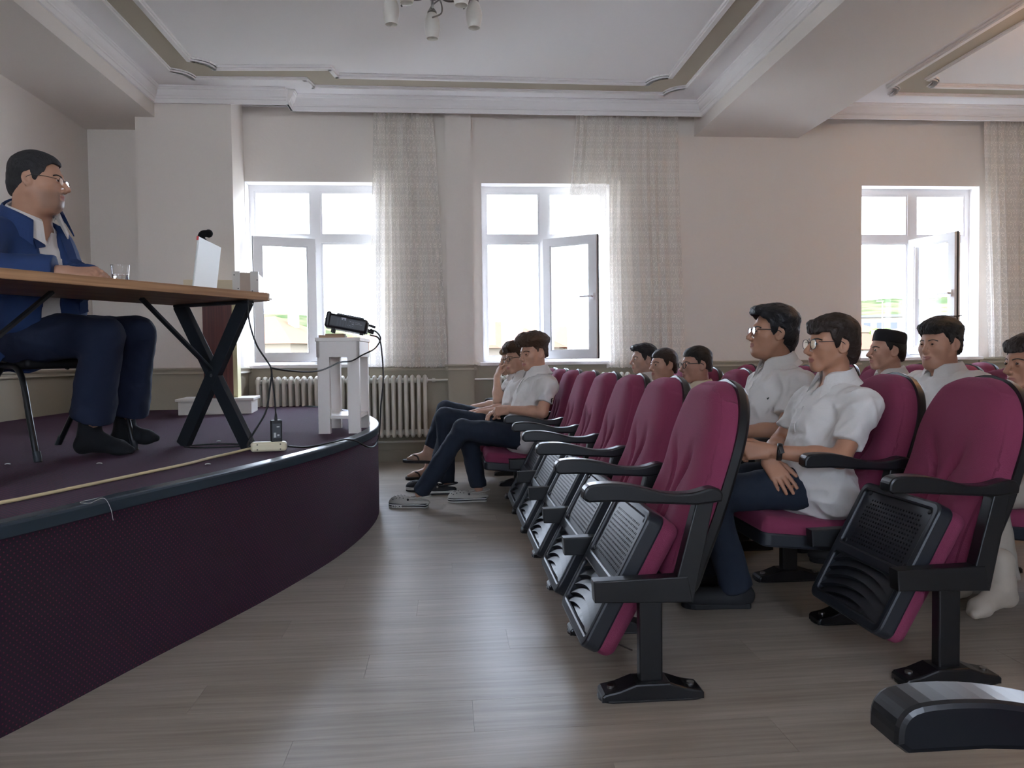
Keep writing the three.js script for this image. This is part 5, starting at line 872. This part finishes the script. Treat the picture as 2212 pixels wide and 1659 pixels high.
function glasses(root, hm, o, w) {
  const fm = std(o.color ?? 0x16161a, 0.3), r = o.r ?? 0.0017, zf = o.z ?? 0.101, gs = [], hw = o.lw ?? 0.0235, hh = o.lh ?? 0.018, y0 = o.y ?? -0.001;
  for (const s of [1, -1]) {
    const cx = s * 0.033, pts = []; for (let i = 0; i < 24; i++) { const a = i / 24 * 2 * Math.PI, c = Math.cos(a), n = Math.sin(a), e = o.round ? 1 : 0.72; const px = Math.sign(c) * Math.pow(Math.abs(c), e) * hw, py = Math.sign(n) * Math.pow(Math.abs(n), e) * hh * (n < 0 ? 1.08 : 0.95); pts.push(V(cx + px, y0 + py, zf - 0.10 * Math.pow(Math.abs(cx + px), 1.0) * 0.22)); }
    if (!o.rimless) gs.push(new THREE.TubeGeometry(new THREE.CatmullRomCurve3(pts, true), 48, r, 6, true)); else gs.push(new THREE.TubeGeometry(new THREE.CatmullRomCurve3(pts.slice(0, 13), false), 30, r, 6));
    const lens = new THREE.BufferGeometry(), lp = [V(cx, y0, zf - 0.0007)].concat(pts), li = []; for (let i = 0; i < 24; i++) li.push(0, 1 + i, 1 + (i + 1) % 24); lens.setFromPoints(lp); lens.setIndex(li); lens.computeVertexNormals(); lens.applyMatrix4(hm); mesh('lens', lens, M.lens, root);
    const ex = s * (0.033 + hw), hz = zf - 0.0125 * (0.033 + hw) / 0.0565; gs.push(tube([[ex, y0 + hh * 0.45, hz], [ex + s * 0.006, y0 + hh * 0.5, hz - 0.006], [s * 0.074 * w, y0 + 0.011, 0.045], [s * 0.0775 * w, y0 + 0.012, 0.004], [s * 0.0785 * w, y0 + 0.006, -0.012], [s * 0.0765 * w, y0 - 0.014, -0.03]], r * 1.05, 30, 6));
  }
  gs.push(tube([[-0.0115, y0 + hh * 0.3, zf - 0.002], [0, y0 + hh * 0.5, zf + 0.004], [0.0115, y0 + hh * 0.3, zf - 0.002]], r, 12, 6));
  const g = merge(gs); g.applyMatrix4(hm); mesh('glasses_frame', g, fm, root);
}
M.lens = phy(0xffffff, 0.03, { transmission: 1, thickness: 0, ior: 1.6, specularIntensity: 1 });
// ---------------------------------------------------------------- footwear
const soleShape = (l, w) => { const s = new THREE.Shape(); s.moveTo(0, -w * 0.38); s.bezierCurveTo(l * 0.3, -w * 0.32, l * 0.55, -w * 0.52, l * 0.78, -w * 0.5); s.bezierCurveTo(l * 1.03, -w * 0.44, l * 1.03, w * 0.4, l * 0.8, w * 0.48); s.bezierCurveTo(l * 0.55, w * 0.5, l * 0.3, w * 0.3, 0, w * 0.38); s.bezierCurveTo(-l * 0.06, w * 0.3, -l * 0.06, -w * 0.3, 0, -w * 0.38); return s; };
function shoeFrame(an, toe, h = 0.09) { const d = toe.clone().sub(an), X = d.clone().setY(d.y + h - 0.03).normalize(), hz = V(X.x, 0, X.z).normalize(), Z = V().crossVectors(hz, up).normalize(), Y = V().crossVectors(Z, X).normalize(); const m = new THREE.Matrix4().makeBasis(X, Y, Z); const heel = an.clone().addScaledVector(X, -0.045).addScaledVector(Y, -h); if (heel.y < 0.05) heel.y = 0.001; m.setPosition(heel); return m; }
const withH = (h, f) => { f.h = h; return f; };
const crocFont = await new FontLoader().loadAsync('fonts/droid/droid_sans_bold.typeface.json');
function croc(col, bandCol, text) {
  return withH(0.09, (root, an, toe, side) => {
    const m = shoeFrame(an, toe), Lh = 0.27, W = 0.105, put = (n, g, mt, par = root) => { g.applyMatrix4(m); return mesh(n, g, mt, par); };
    const lay = (y, h, l, w, dx) => { const g = extrude(soleShape(l, w), h, 0.003); g.rotateX(-Math.PI / 2); g.translate(dx, y, 0); return g; };
    const cm = std(col, 0.7), bm = std(bandCol, 0.6);
    put('sole', lay(0, 0.012, Lh, W, 0), cm); put('sole_band', lay(0.0115, 0.008, Lh + 0.001, W + 0.001, 0), bm); put('sole', lay(0.019, 0.007, Lh, W, 0), std(0xe8e6e2, 0.7)); put('sole_band', lay(0.0255, 0.006, Lh + 0.001, W + 0.001, 0), bm);
    const f = (x, y, z) => { let d = ell(x - 0.175, y - 0.03, z, 0.088, 0.052, 0.05); d = smin(d, ell(x - 0.07, y - 0.035, z, 0.095, 0.03, 0.044), 0.03); d = smax(d, 0.026 - y, 0.004); let hole = Math.max(ell(x - 0.058, y - 0.085, z, 0.072, 0.064, 0.034), -1); d = smax(d, -hole, 0.006); return d; };
    put('upper', nets(f, [-0.05, 0.01, -0.07], [0.29, 0.1, 0.07], 0.0048), cm);
    const st = tube([[0.115, 0.062, 0.043], [0.06, 0.07, 0.05], [0.0, 0.078, 0.043], [-0.03, 0.082, 0], [0.0, 0.078, -0.043], [0.06, 0.07, -0.05], [0.115, 0.062, -0.043]], 0.006, 40, 6); put('heel_strap', st, cm);
    put('strap_rivet', merge([cyl([0.113, 0.06, 0.044], [0.113, 0.06, 0.052], 0.0075), cyl([0.113, 0.06, -0.044], [0.113, 0.06, -0.052], 0.0075)]), bm);
    const hs = []; for (let i = 0; i < 4; i++) for (let j = -2; j <= 2; j++) { const x = 0.15 + i * 0.024 + (j % 2 ? 0.012 : 0), z = j * 0.016, q = 1 - Math.pow((x - 0.175) / 0.088, 2) - Math.pow(z / 0.05, 2); if (q < 0.12) continue; hs.push(cyl([x, 0.03 + 0.052 * Math.sqrt(q) - 0.004, z], [x + 0.001, 0.03 + 0.052 * Math.sqrt(q) + 0.0012, z], 0.0042, 0.0042, 8)); } put('ventilation_holes', merge(hs), M.gasket).userData.kind = 'stuff';
    if (text) { const t = new TextGeometry(text, { font: crocFont, size: 0.021, depth: 0.002, curveSegments: 3 }); t.computeBoundingBox(); const w = t.boundingBox.max.x, zz = 0.0525; t.rotateY(side === 'far' ? 0 : 0); const p = t.attributes.position; t.translate(-w / 2, 0, 0); const ry = new THREE.Matrix4().makeRotationY(Math.PI); t.applyMatrix4(ry); t.translate(0.19, 0.006, -zz - 0.002); put('lettering', t, std(0xe9e7e3, 0.6)); }
  });
}
const plainShoe = mat => withH(0.085, (root, an, toe) => { const m = shoeFrame(an, toe, 0.085), f = (x, y, z) => { let d = ell(x - 0.16, y - 0.035, z, 0.115, 0.042, 0.047); d = smin(d, ell(x - 0.045, y - 0.045, z, 0.075, 0.055, 0.04), 0.03); d = smin(d, cap(x, y, z, 0.04, 0.05, 0, 0.042, 0.035, 0.1, 0, 0.044), 0.02); return smax(d, 0.012 - y, 0.004); }; const g = nets(f, [-0.07, 0, -0.08], [0.3, 0.15, 0.08], 0.006); g.applyMatrix4(m); mesh('shoe', g, mat, root); const s = extrude(soleShape(0.27, 0.1), 0.022, 0.004); s.rotateX(-Math.PI / 2); s.applyMatrix4(m); mesh('sole', s, std(0x14161a, 0.7), root); });
const sockFoot = (mat, s = 1) => (root, an, toe) => { const P = footPrims(an, toe, s); P.push(pc(an.clone().add(V(0, 0.02, 0)), 0.042 * s, an.clone().add(V(0, 0.1, 0)), 0.045 * s, 0.02)); const f = (x, y, z) => evalPrims(P, x, y, z) - 0.0025 * fold(x * 1.5, y * 1.5, z * 1.5, 4), [lo, hi] = boundsOf(P, 0.02), g = nets(f, lo, hi, 0.0065); uvBy(g); mesh('sock', g, mat, root); };
const sandal = withH(0.075, (root, an, toe) => { const m = shoeFrame(an, toe, 0.075), s = extrude(soleShape(0.255, 0.098), 0.024, 0.005); s.rotateX(-Math.PI / 2); s.applyMatrix4(m); mesh('sole', s, std(0x2c2a2b, 0.7), root); for (const z of [1, -1]) { const t = tube([[0.19, 0.03, 0], [0.165, 0.062, z * 0.018], [0.13, 0.055, z * 0.042], [0.115, 0.022, z * 0.046]], 0.0075, 20, 6); t.applyMatrix4(m); mesh('strap', t, std(0x4a3a34, 0.6), root); } });

// ---------------------------------------------------------------- the speaker
const black = hairM(0x121218, 0.45), darkBrown = hairM(0x2a1d17, 0.5), brown = hairM(0x46301f, 0.52), greyBlack = hairM(0x26262a, 0.6), blond = hairM(0x8a6d4c, 0.55), softBlack = hairM(0x1c1917, 0.52);
makePerson({
  label: 'heavyset man in blue blazer and glasses seated behind the stage table', base: [-1.96, ST, -3.78], face: [0.95, 0.3], build: 1.22, belly: 0.06, seed: 2, skin: 0xc9987c, stubble: 0x8f7364, hairMat: greyBlack, wrist: 1.1,
  J: { head: [-1.80, 1.812, -3.6], neck: [-1.865, 1.625, -3.66], pelvis: [-2.0, 1.13, -3.83], shL: [-1.90, 1.53, -3.88], shR: [-1.965, 1.545, -3.44], elR: [-1.95, 1.385, -3.33], wrR: [-1.60, 1.385, -3.40], elL: [-1.80, 1.375, -3.83], wrL: [-1.555, 1.385, -3.53], knR: [-1.55, 1.125, -3.62], knL: [-1.50, 1.14, -3.87], anR: [-1.675, 0.665, -3.74], anL: [-1.61, 0.67, -3.97], toeR: [-1.49, 0.592, -3.715], toeL: [-1.46, 0.625, -3.94], hipR: [-1.95, 1.12, -3.7], hipL: [-1.92, 1.12, -3.94] },
  head: { dir: [1, 0, -0.12], pitch: -0.02, s: 1.05, wide: 1.06, cheek: 0.006, nose: 0.004, jaw: 1.12, fat: 0.016, neckR: 0.075, eye: 0.75, brow: 0.0034 },
  hair: { top: 0.012, side: 0.006, front: 0.004, rough: 0.0016, line: [[0, 0.066], [0.5, 0.068], [0.8, 0.056], [1.0, 0.025], [1.22, 0.008], [1.34, -0.016], [1.52, -0.008], [1.62, 0.03], [1.9, 0.015], [2.15, -0.05], [3.2, -0.068]] },
  glasses: { rimless: true, r: 0.0012, lw: 0.022, lh: 0.0135, color: 0x2a2522, y: -0.004 },
  hands: { R: { F: [1, 0.02, -0.25], N: [0.15, -0.75, -0.55], s: 1.1, curl: [0.55, 0.6, 0.62, 0.65], tf: 0.8, ts: 0.5 }, L: { F: [0.75, 0.02, 0.62], N: [0.1, -0.7, 0.6], s: 1.08, curl: [0.75, 0.8, 0.8, 0.8] } },
  shirtMat: M.polo, shirt: { name: 'white_shirt', sleeve: 0.5, collarGap: 0.42, collarH: 0.05, fold: 0.006, grow: 0.006, vneck: 0.05, noBand: ['L', 'R'], placket: true },
  jacket: { mat: M.blazer, cuff: 0.9, grow: 0.018, fold: 0.012, open: [[-0.1, 0.06], [0.0, 0.055], [0.1, 0.05], [0.25, 0.035], [0.4, 0.04], [0.6, 0.08]], skirt: [[[-2.02, 1.12, -3.83], [0.22, 0.12, 0.17]]] },
  trouserMat: std(0x162038, 0.9, { bumpMap: clothBump, bumpScale: 0.0006 }), trouserW: 1.28, hemUp: 0.09, cuffR: 0.078, shoes: { L: sockFoot(M.sock, 1.08), R: sockFoot(M.sock, 1.08) }, fine: 0.0042, trouserCell: 0.011,
});

// ---------------------------------------------------------------- the listeners
const stud = (o) => makePerson({ group: 'students in white polo shirts', ...o, base: [o.J.pelvis[0], 0, o.J.pelvis[2]] });
const bothCrocs = { L: croc(0xb9b4ac, 0x1d1d20, 'crocs'), R: croc(0xb9b4ac, 0x1d1d20) };
const blackShoe = plainShoe(std(0x17181c, 0.75));
const rest = { curl: [0.5, 0.55, 0.6, 0.65], spread: 0.1 };
// front row
stud({ label: 'boy with tall curly brown hair and grey clogs in the front row', face: [-1, 0.12], seed: 3, skin: 0xcf9c80, hairMat: brown, wrist: 1.05,
  J: { head: [0.578, 1.035, -5.2], neck: [0.63, 0.885, -5.2], pelvis: [0.49, 0.475, -5.2], shL: [0.655, 0.815, -5.03], shR: [0.60, 0.82, -5.37], elL: [0.61, 0.645, -4.975], wrL: [0.40, 0.66, -5.1], elR: [0.545, 0.63, -5.42], wrR: [0.365, 0.64, -5.25], knL: [0.09, 0.535, -5.11], anL: [-0.205, 0.115, -5.2], toeL: [-0.4, 0.055, -5.25], knR: [0.13, 0.47, -5.34], anR: [0.2, 0.115, -5.37], toeR: [0.03, 0.055, -5.37] },
  head: { dir: [-0.85, 0, 0.5], pitch: -0.1, s: 0.98, wide: 0.98, eye: 0.45, nose: 0.002, lip: 1.15, gaze: [0, -0.3, 1], neckR: 0.054, brow: 0.0036 },
  hair: { top: 0.04, side: 0.003, front: 0.022, rough: 0.005, scale: 0.8, line: [[0, 0.05], [0.55, 0.05], [0.95, 0.05], [1.25, 0.03], [1.4, 0.005], [1.52, 0.01], [1.62, 0.032], [1.9, 0.03], [2.3, -0.02], [3.2, -0.045]], extra: [[0.03, 0.085, 0.09, 0.024, 0.045, 0.06, 0.092, 0.016], [-0.02, 0.09, 0.095, 0.026, -0.035, 0.055, 0.1, 0.015], [0.005, 0.095, 0.095, 0.025, 0.01, 0.06, 0.108, 0.016], [0.05, 0.1, 0.03, 0.03, -0.05, 0.1, 0.03, 0.03]] },
  hands: { L: { F: [-1, -0.15, -0.25], N: [0.2, -0.6, -0.7], curl: [0.95, 1.0, 1.05, 1.05], tf: 0.8, ts: 0.35 }, R: { F: [-0.9, -0.1, 0.4], N: [0, -1, 0.1], ...rest } },
  shirt: { placket: true, sleeve: 0.66, logo: { at: [0.70, 0.72, -4.8], dir: [-0.22, 0.0, -1], size: 0.034, color: 0x1f1a18 }, hem: [[[0.5, 0.46, -5.2], [0.17, 0.1, 0.13]]] }, shoes: bothCrocs, hemUp: 0.01 });
stud({ label: 'boy with wavy hair and glasses half hidden behind the curly-haired boy', face: [-1, 0.1], seed: 4, skin: 0xd0a085, hairMat: brown, fine: 0.005, fineHand: 0.005, shirtCell: 0.012,
  J: { head: [0.52, 1.0, -5.74], neck: [0.6, 0.86, -5.74], pelvis: [0.47, 0.475, -5.74], shL: [0.61, 0.79, -5.57], shR: [0.57, 0.795, -5.91], elL: [0.47, 0.63, -5.55], wrL: [0.22, 0.6, -5.66], elR: [0.45, 0.62, -5.93], wrR: [0.2, 0.6, -5.8], knL: [-0.03, 0.585, -5.63], anL: [-0.02, 0.12, -5.7], toeL: [-0.2, 0.06, -5.72], knR: [0.0, 0.5, -5.86], anR: [-0.12, 0.12, -5.86], toeR: [-0.3, 0.06, -5.88] },
  head: { dir: [-0.9, 0, 0.38], pitch: -0.05, s: 0.96, eye: 0.8 },
  hair: { top: 0.032, side: 0.01, front: 0.02, rough: 0.005, scale: 0.6, cell: 0.005, line: [[0, 0.045], [0.9, 0.05], [1.25, 0.02], [1.4, -0.005], [1.52, 0.005], [1.62, 0.03], [1.9, 0.02], [2.2, -0.04], [3.2, -0.06]], extra: [[0.03, 0.08, 0.09, 0.02, 0.04, 0.05, 0.097, 0.013], [-0.02, 0.085, 0.09, 0.022, -0.03, 0.05, 0.1, 0.013]] },
  glasses: { lw: 0.022, lh: 0.018 }, hands: { L: { F: [-0.95, -0.15, -0.2], N: [0, -1, 0], ...rest }, R: { F: [-0.95, -0.1, 0.2], N: [0, -1, 0], ...rest } }, shoes: { L: croc(0x2b2c30, 0xe8e6e0), R: croc(0x2b2c30, 0xe8e6e0) } });
stud({ label: 'fair-haired boy with his hand to his chin at the far end of the front row', face: [-1, 0.1], seed: 5, skin: 0xd8ad92, hairMat: blond, fine: 0.005, fineHand: 0.0045, shirtCell: 0.012, hemUp: 0.06,
  J: { head: [0.515, 0.975, -6.29], neck: [0.59, 0.83, -6.29], pelvis: [0.47, 0.475, -6.29], shL: [0.58, 0.76, -6.11], shR: [0.56, 0.77, -6.46], elL: [0.385, 0.665, -6.05], wrL: [0.385, 0.855, -6.13], elR: [0.42, 0.62, -6.48], wrR: [0.2, 0.6, -6.36], knL: [-0.03, 0.6, -6.2], anL: [-0.17, 0.24, -6.2], toeL: [-0.33, 0.205, -6.2], knR: [-0.03, 0.5, -6.4], anR: [-0.17, 0.1, -6.42], toeR: [-0.34, 0.05, -6.44] },
  head: { dir: [-0.92, 0, 0.36], pitch: -0.02, s: 0.93 },
  hair: { top: 0.024, side: 0.01, front: 0.012, rough: 0.004, cell: 0.005, extra: [[0.02, 0.085, 0.09, 0.018, 0.04, 0.055, 0.095, 0.012]] },
  hands: { L: { F: [0.25, 0.75, -0.3], N: [0.9, -0.1, -0.3], curl: [0.9, 1.0, 1.0, 1.0], s: 0.95 }, R: { F: [-0.95, -0.15, 0.2], N: [0, -1, 0], ...rest } }, bareFeet: ['L', 'R'], shoes: { L: sandal, R: sandal } });
// second row
const n9 = stud({ label: 'boy with brown fringe, glasses and black wristband in the second row', face: [-1, 0.08], seed: 6, skin: 0xc08a6c, hairMat: darkBrown, lipColor: 0xa8675c,
  J: { head: [1.56, 1.042, -3.02], neck: [1.61, 0.868, -3.04], pelvis: [1.46, 0.475, -3.02], shL: [1.60, 0.80, -2.85], shR: [1.565, 0.80, -3.21], elL: [1.475, 0.605, -2.785], wrL: [1.235, 0.63, -2.885], elR: [1.44, 0.62, -3.25], wrR: [1.24, 0.592, -2.905], knL: [1.0, 0.465, -2.90], anL: [1.13, 0.125, -2.95], toeL: [0.965, 0.05, -2.97], knR: [1.03, 0.46, -3.14], anR: [1.1, 0.12, -3.19], toeR: [0.93, 0.05, -3.21] },
  head: { dir: [-1, 0, 0.03], pitch: 0.03, s: 0.955, wide: 0.97, nose: 0.003, jaw: 0.95, neckR: 0.049, mouth: 0.0012, lip: 1.1, brow: 0.0038 },
  hair: { top: 0.02, side: 0.011, front: 0.006, rough: 0.0028, line: [[0, 0.044], [0.35, 0.04], [0.6, 0.05], [0.95, 0.05], [1.15, 0.015], [1.36, -0.02], [1.5, -0.012], [1.62, 0.028], [1.85, 0.02], [2.05, -0.05], [3.2, -0.085]], extra: [[0.0, 0.085, 0.085, 0.016, 0.032, 0.046, 0.088, 0.008], [-0.025, 0.085, 0.085, 0.016, -0.012, 0.04, 0.094, 0.008], [0.03, 0.085, 0.075, 0.016, 0.052, 0.048, 0.076, 0.007], [-0.045, 0.08, 0.07, 0.016, -0.045, 0.042, 0.082, 0.008], [0, -0.03, -0.085, 0.035, 0, -0.07, -0.075, 0.026]] },
  glasses: { lw: 0.0235, lh: 0.0195, r: 0.0015, color: 0x23202a }, wrist: 0.95,
  hands: { L: { F: [-1, 0.02, -0.1], N: [0.1, -0.35, -0.95], curl: [0.75, 0.85, 0.95, 1.0], s: 0.98 }, R: { F: [0.28, -0.62, 0.62], N: [0.35, -0.65, -0.6], curl: [0.2, 0.24, 0.28, 0.34], s: 0.98, spread: 0.1, ts: 0.75 } },
  shirt: { placket: true, vneck: 0.075, collarGap: 0.5, sleeve: 0.72, fold: 0.011, hem: [[[1.49, 0.45, -3.0], [0.185, 0.13, 0.15]], [[1.44, 0.47, -3.0], [0.16, 0.09, 0.14]]] }, shoes: { L: blackShoe, R: blackShoe }, hemUp: -0.01, cuffR: 0.062, fine: 0.003 });
{ const a = n9.J.elL.clone().lerp(n9.J.wrL, 0.84), d = n9.J.wrL.clone().sub(n9.J.elL).normalize(), g = new THREE.CylinderGeometry(0.0315, 0.0325, 0.019, 24, 1, true), gi = new THREE.TorusGeometry(0.031, 0.0035, 8, 28); gi.rotateX(Math.PI / 2); gi.scale(1, 3, 1); gi.applyQuaternion(new THREE.Quaternion().setFromUnitVectors(up, d)); gi.translate(a.x, a.y, a.z); mesh('wristband', gi, M.plastic, n9.root); const dial = rbox(0.018, 0.006, 0.03, 0.002); dial.applyQuaternion(new THREE.Quaternion().setFromUnitVectors(V(0, 1, 0), V(-0.2, 0.35, 0.9).normalize())); const q = a.clone().add(V(-0.2, 0.35, 0.9).normalize().multiplyScalar(0.034)); dial.translate(q.x, q.y, q.z); mesh('band_display', dial, std(0x0c0d10, 0.15), n9.root); }
stud({ label: 'boy with swept-back black hair and dark glasses looking up in the second row', face: [-1, 0.02], seed: 7, skin: 0xbd8a6d, hairMat: black, build: 1.04, lipColor: 0xa5695f,
  J: { head: [1.545, 1.108, -3.56], neck: [1.612, 0.942, -3.58], pelvis: [1.45, 0.485, -3.56], shL: [1.61, 0.862, -3.39], shR: [1.58, 0.862, -3.75], elL: [1.495, 0.66, -3.325], wrL: [1.265, 0.645, -3.44], elR: [1.45, 0.65, -3.8], wrR: [1.24, 0.61, -3.62], knL: [1.02, 0.5, -3.44], knR: [1.02, 0.5, -3.68], anL: [1.02, 0.12, -3.46], toeL: [0.85, 0.05, -3.46], anR: [1.0, 0.12, -3.7], toeR: [0.83, 0.05, -3.72] },
  head: { dir: [-1, 0, -0.1], pitch: 0.1, s: 0.985, wide: 1.0, nose: 0.004, chin: 0.002, fat: 0.006, neckR: 0.056, brow: 0.004, lip: 1.1 },
  hair: { top: 0.03, side: 0.013, front: 0.012, rough: 0.003, line: [[0, 0.078], [0.5, 0.074], [0.8, 0.06], [1.05, 0.04], [1.22, 0.0], [1.36, -0.016], [1.5, -0.004], [1.62, 0.03], [1.85, 0.02], [2.05, -0.05], [3.2, -0.09]], extra: [[-0.03, 0.1, 0.088, 0.022, 0.03, 0.1, 0.088, 0.022], [0, -0.03, -0.085, 0.035, 0, -0.08, -0.072, 0.022]] },
  glasses: { lw: 0.0235, lh: 0.018, r: 0.0018, color: 0x1c1a1f },
  hands: { L: { F: [-1, -0.05, -0.15], N: [0.1, -0.9, -0.4], ...rest }, R: { F: [-0.95, -0.1, 0.2], N: [0, -1, 0], ...rest } },
  shirt: { placket: true, vneck: 0.055, collarGap: 0.42, sleeve: 0.68, fold: 0.01, logo: { at: [1.2, 0.80, -3.44], dir: [1, 0, 0], size: 0.03, color: 0x2c3b33, shape: [[-0.5, 0.05], [-0.15, 0.15], [0.1, 0.1], [0.5, 0.25], [0.3, 0.0], [0.1, -0.12], [-0.2, -0.08]] }, hem: [[[1.45, 0.46, -3.56], [0.18, 0.12, 0.15]]] }, shoes: { L: blackShoe, R: blackShoe }, fine: 0.0032 });
const back = (o) => stud({ fine: 0.0042, fineHand: 0.006, shirtCell: 0.012, trouserCell: 0.014, cell: 0.014, shoes: { L: blackShoe, R: blackShoe }, ...o });
const seated = (hx, hy, z, dx = 0, s = 1) => ({ head: [hx, hy, z], neck: [hx + 0.055, hy - 0.165 * s, z], pelvis: [hx - 0.09 + dx, 0.475, z], shL: [hx + 0.055, hy - 0.235 * s, z + 0.175], shR: [hx + 0.03, hy - 0.235 * s, z - 0.175], elL: [hx - 0.05, hy - 0.43, z + 0.22], wrL: [hx - 0.26, hy - 0.42, z + 0.1], elR: [hx - 0.07, hy - 0.43, z - 0.22], wrR: [hx - 0.28, hy - 0.44, z - 0.08], knL: [hx - 0.52 + dx, 0.48, z + 0.11], knR: [hx - 0.52 + dx, 0.48, z - 0.11], anL: [hx - 0.5 + dx, 0.12, z + 0.1], anR: [hx - 0.5 + dx, 0.12, z - 0.1], toeL: [hx - 0.68 + dx, 0.05, z + 0.1], toeR: [hx - 0.68 + dx, 0.05, z - 0.1] });
back({ label: 'boy with cropped dark hair and round glasses behind the nearest front seat', face: [-1, 0.05], seed: 8, skin: 0xc4917a, hairMat: softBlack, J: seated(1.53, 0.947, -4.65), head: { dir: [-1, 0, 0.12], pitch: 0, s: 0.92, wide: 0.98, nose: 0.002 }, hair: { top: 0.014, side: 0.003, front: 0.004, rough: 0.002, line: [[0, 0.055], [0.6, 0.055], [0.95, 0.05], [1.2, 0.03], [1.38, 0.0], [1.52, 0.008], [1.62, 0.032], [1.9, 0.02], [2.2, -0.03], [3.2, -0.05]] }, glasses: { round: true, lw: 0.023, lh: 0.021, r: 0.0021, color: 0x1d1d20 }, shirtMat: std(0xdbc7ae, 0.9), shirt: { vneck: 0.03 } });
back({ label: 'boy with short brown hair turned toward the camera in the second row', face: [-1, 0.1], seed: 9, skin: 0xcb9b82, hairMat: darkBrown, J: seated(1.48, 0.944, -5.2), head: { dir: [-1, 0, 0.28], pitch: 0.02, s: 0.92, wide: 0.98 }, hair: { top: 0.013, side: 0.007, front: 0.003, rough: 0.0018, line: [[0, 0.05], [0.5, 0.052], [0.95, 0.045], [1.2, 0.015], [1.38, -0.01], [1.52, 0.0], [1.62, 0.03], [1.9, 0.02], [2.15, -0.045], [3.2, -0.066]] }, shirt: { vneck: 0.03 } });
back({ label: 'boy with black quiff at the far end of the second row', face: [-1, 0.05], seed: 10, skin: 0xd0a48e, hairMat: black, J: seated(1.48, 0.983, -5.74), head: { dir: [-1, 0, 0.12], pitch: 0, s: 0.92, nose: 0.003, wide: 0.95 }, hair: { top: 0.02, side: 0.006, front: 0.016, rough: 0.003, line: [[0, 0.07], [0.5, 0.066], [0.9, 0.05], [1.15, 0.01], [1.36, -0.016], [1.52, -0.004], [1.62, 0.03], [1.9, 0.02], [2.15, -0.045], [3.2, -0.066]], extra: [[-0.03, 0.095, 0.085, 0.018, 0.03, 0.092, 0.092, 0.016]] }, shirt: { vneck: 0.05 } });
// third row
back({ label: 'boy wearing a black flat-topped cap in the third row', face: [-1, 0.02], seed: 11, skin: 0xc9967c, hairMat: softBlack, J: { ...seated(2.472, 1.02, -4.16), elL: [2.42, 0.59, -3.99], shL: [2.527, 0.785, -4.0] }, head: { dir: [-1, 0, -0.06], pitch: 0.04, s: 0.93, wide: 0.97, nose: 0.003 }, hair: { top: 0.004, side: 0.004, rough: 0.0012, line: [[0, 0.08], [0.6, 0.08], [0.95, 0.05], [1.2, 0.02], [1.38, -0.005], [1.52, 0.004], [1.62, 0.03], [1.9, 0.02], [2.15, -0.045], [3.2, -0.066]] }, cap: std(0x141317, 0.85), shirt: { vneck: 0.05 } });
back({ label: 'round-faced smiling boy with thick dark hair in the third row', face: [-1, 0.12], seed: 12, skin: 0xc38f74, hairMat: softBlack, build: 1.18, belly: 0.03, J: { ...seated(2.446, 1.047, -3.65), shL: [2.51, 0.835, -3.45], shR: [2.465, 0.835, -3.83], elR: [2.37, 0.62, -3.83], wrR: [2.17, 0.6, -3.72] }, head: { dir: [-1, 0, 0.3], pitch: -0.02, s: 0.985, wide: 1.07, cheek: 0.006, fat: 0.012, jaw: 1.1, eye: 0.35, smile: 0.006, neckR: 0.06, nose: -0.003 }, hair: { top: 0.027, side: 0.008, front: 0.008, rough: 0.004, line: [[0, 0.052], [0.5, 0.05], [0.9, 0.055], [1.15, 0.03], [1.36, -0.005], [1.5, 0.004], [1.62, 0.032], [1.9, 0.02], [2.15, -0.04], [3.2, -0.06]], extra: [[-0.04, 0.085, 0.08, 0.018, 0.045, 0.08, 0.08, 0.018]], wisps: Array.from({ length: 22 }, (_, i) => { const x = -0.045 + i * 0.0042, h = 0.008 + 0.008 * ((i * 7) % 5) / 5; return [[x, 0.122, -0.06 - 0.002 * (i % 4)], [x * 1.05, 0.13 + h * 0.6, -0.08], [x * 1.15, 0.128 + h, -0.1 - 0.01 * (i % 3)]]; }) }, shirt: { vneck: 0.05, placket: true } });
back({ label: 'boy in pale trousers and white socks cut off by the right edge', face: [-1, 0.1], seed: 13, skin: 0xb98468, hairMat: darkBrown, trouserMat: M.beige, fine: 0.0034,
  J: { head: [2.40, 0.957, -3.0], neck: [2.47, 0.80, -3.0], pelvis: [2.58, 0.475, -3.0], shL: [2.46, 0.73, -2.82], shR: [2.44, 0.73, -3.17], elL: [2.29, 0.56, -2.74], wrL: [2.13, 0.585, -2.86], elR: [2.27, 0.56, -3.2], wrR: [2.1, 0.55, -3.02], knL: [2.13, 0.44, -2.88], knR: [2.13, 0.45, -3.1], anL: [2.06, 0.12, -2.7], anR: [2.14, 0.12, -2.95], toeL: [1.9, 0.045, -2.64], toeR: [1.98, 0.045, -2.86] },
  head: { dir: [-1, 0, 0.06], pitch: -0.04, s: 0.93, wide: 0.95, nose: 0.005, mouth: 0.001, jaw: 0.94, browY: 0 },
  hair: { top: 0.022, side: 0.012, front: 0.006, rough: 0.003, line: [[0, 0.046], [0.4, 0.05], [0.9, 0.05], [1.15, 0.015], [1.36, -0.015], [1.5, -0.008], [1.62, 0.028], [1.85, 0.02], [2.05, -0.05], [3.2, -0.08]], extra: [[0.0, 0.085, 0.085, 0.016, 0.025, 0.05, 0.09, 0.008], [-0.03, 0.085, 0.08, 0.016, -0.02, 0.045, 0.092, 0.008]] },
  hands: { L: { F: [-0.95, -0.2, -0.2], N: [0, -1, -0.1], ...rest }, R: { F: [-0.95, -0.2, 0.2], N: [0, -1, 0.1], ...rest } }, shirt: { vneck: 0.05 }, shoes: { L: sockFoot(std(0xb8ab9c, 0.95), 1.0), R: sockFoot(std(0xb8ab9c, 0.95), 1.0) }, hemUp: 0.03, trouserW: 1.1 });
renderer.render(scene, camera);
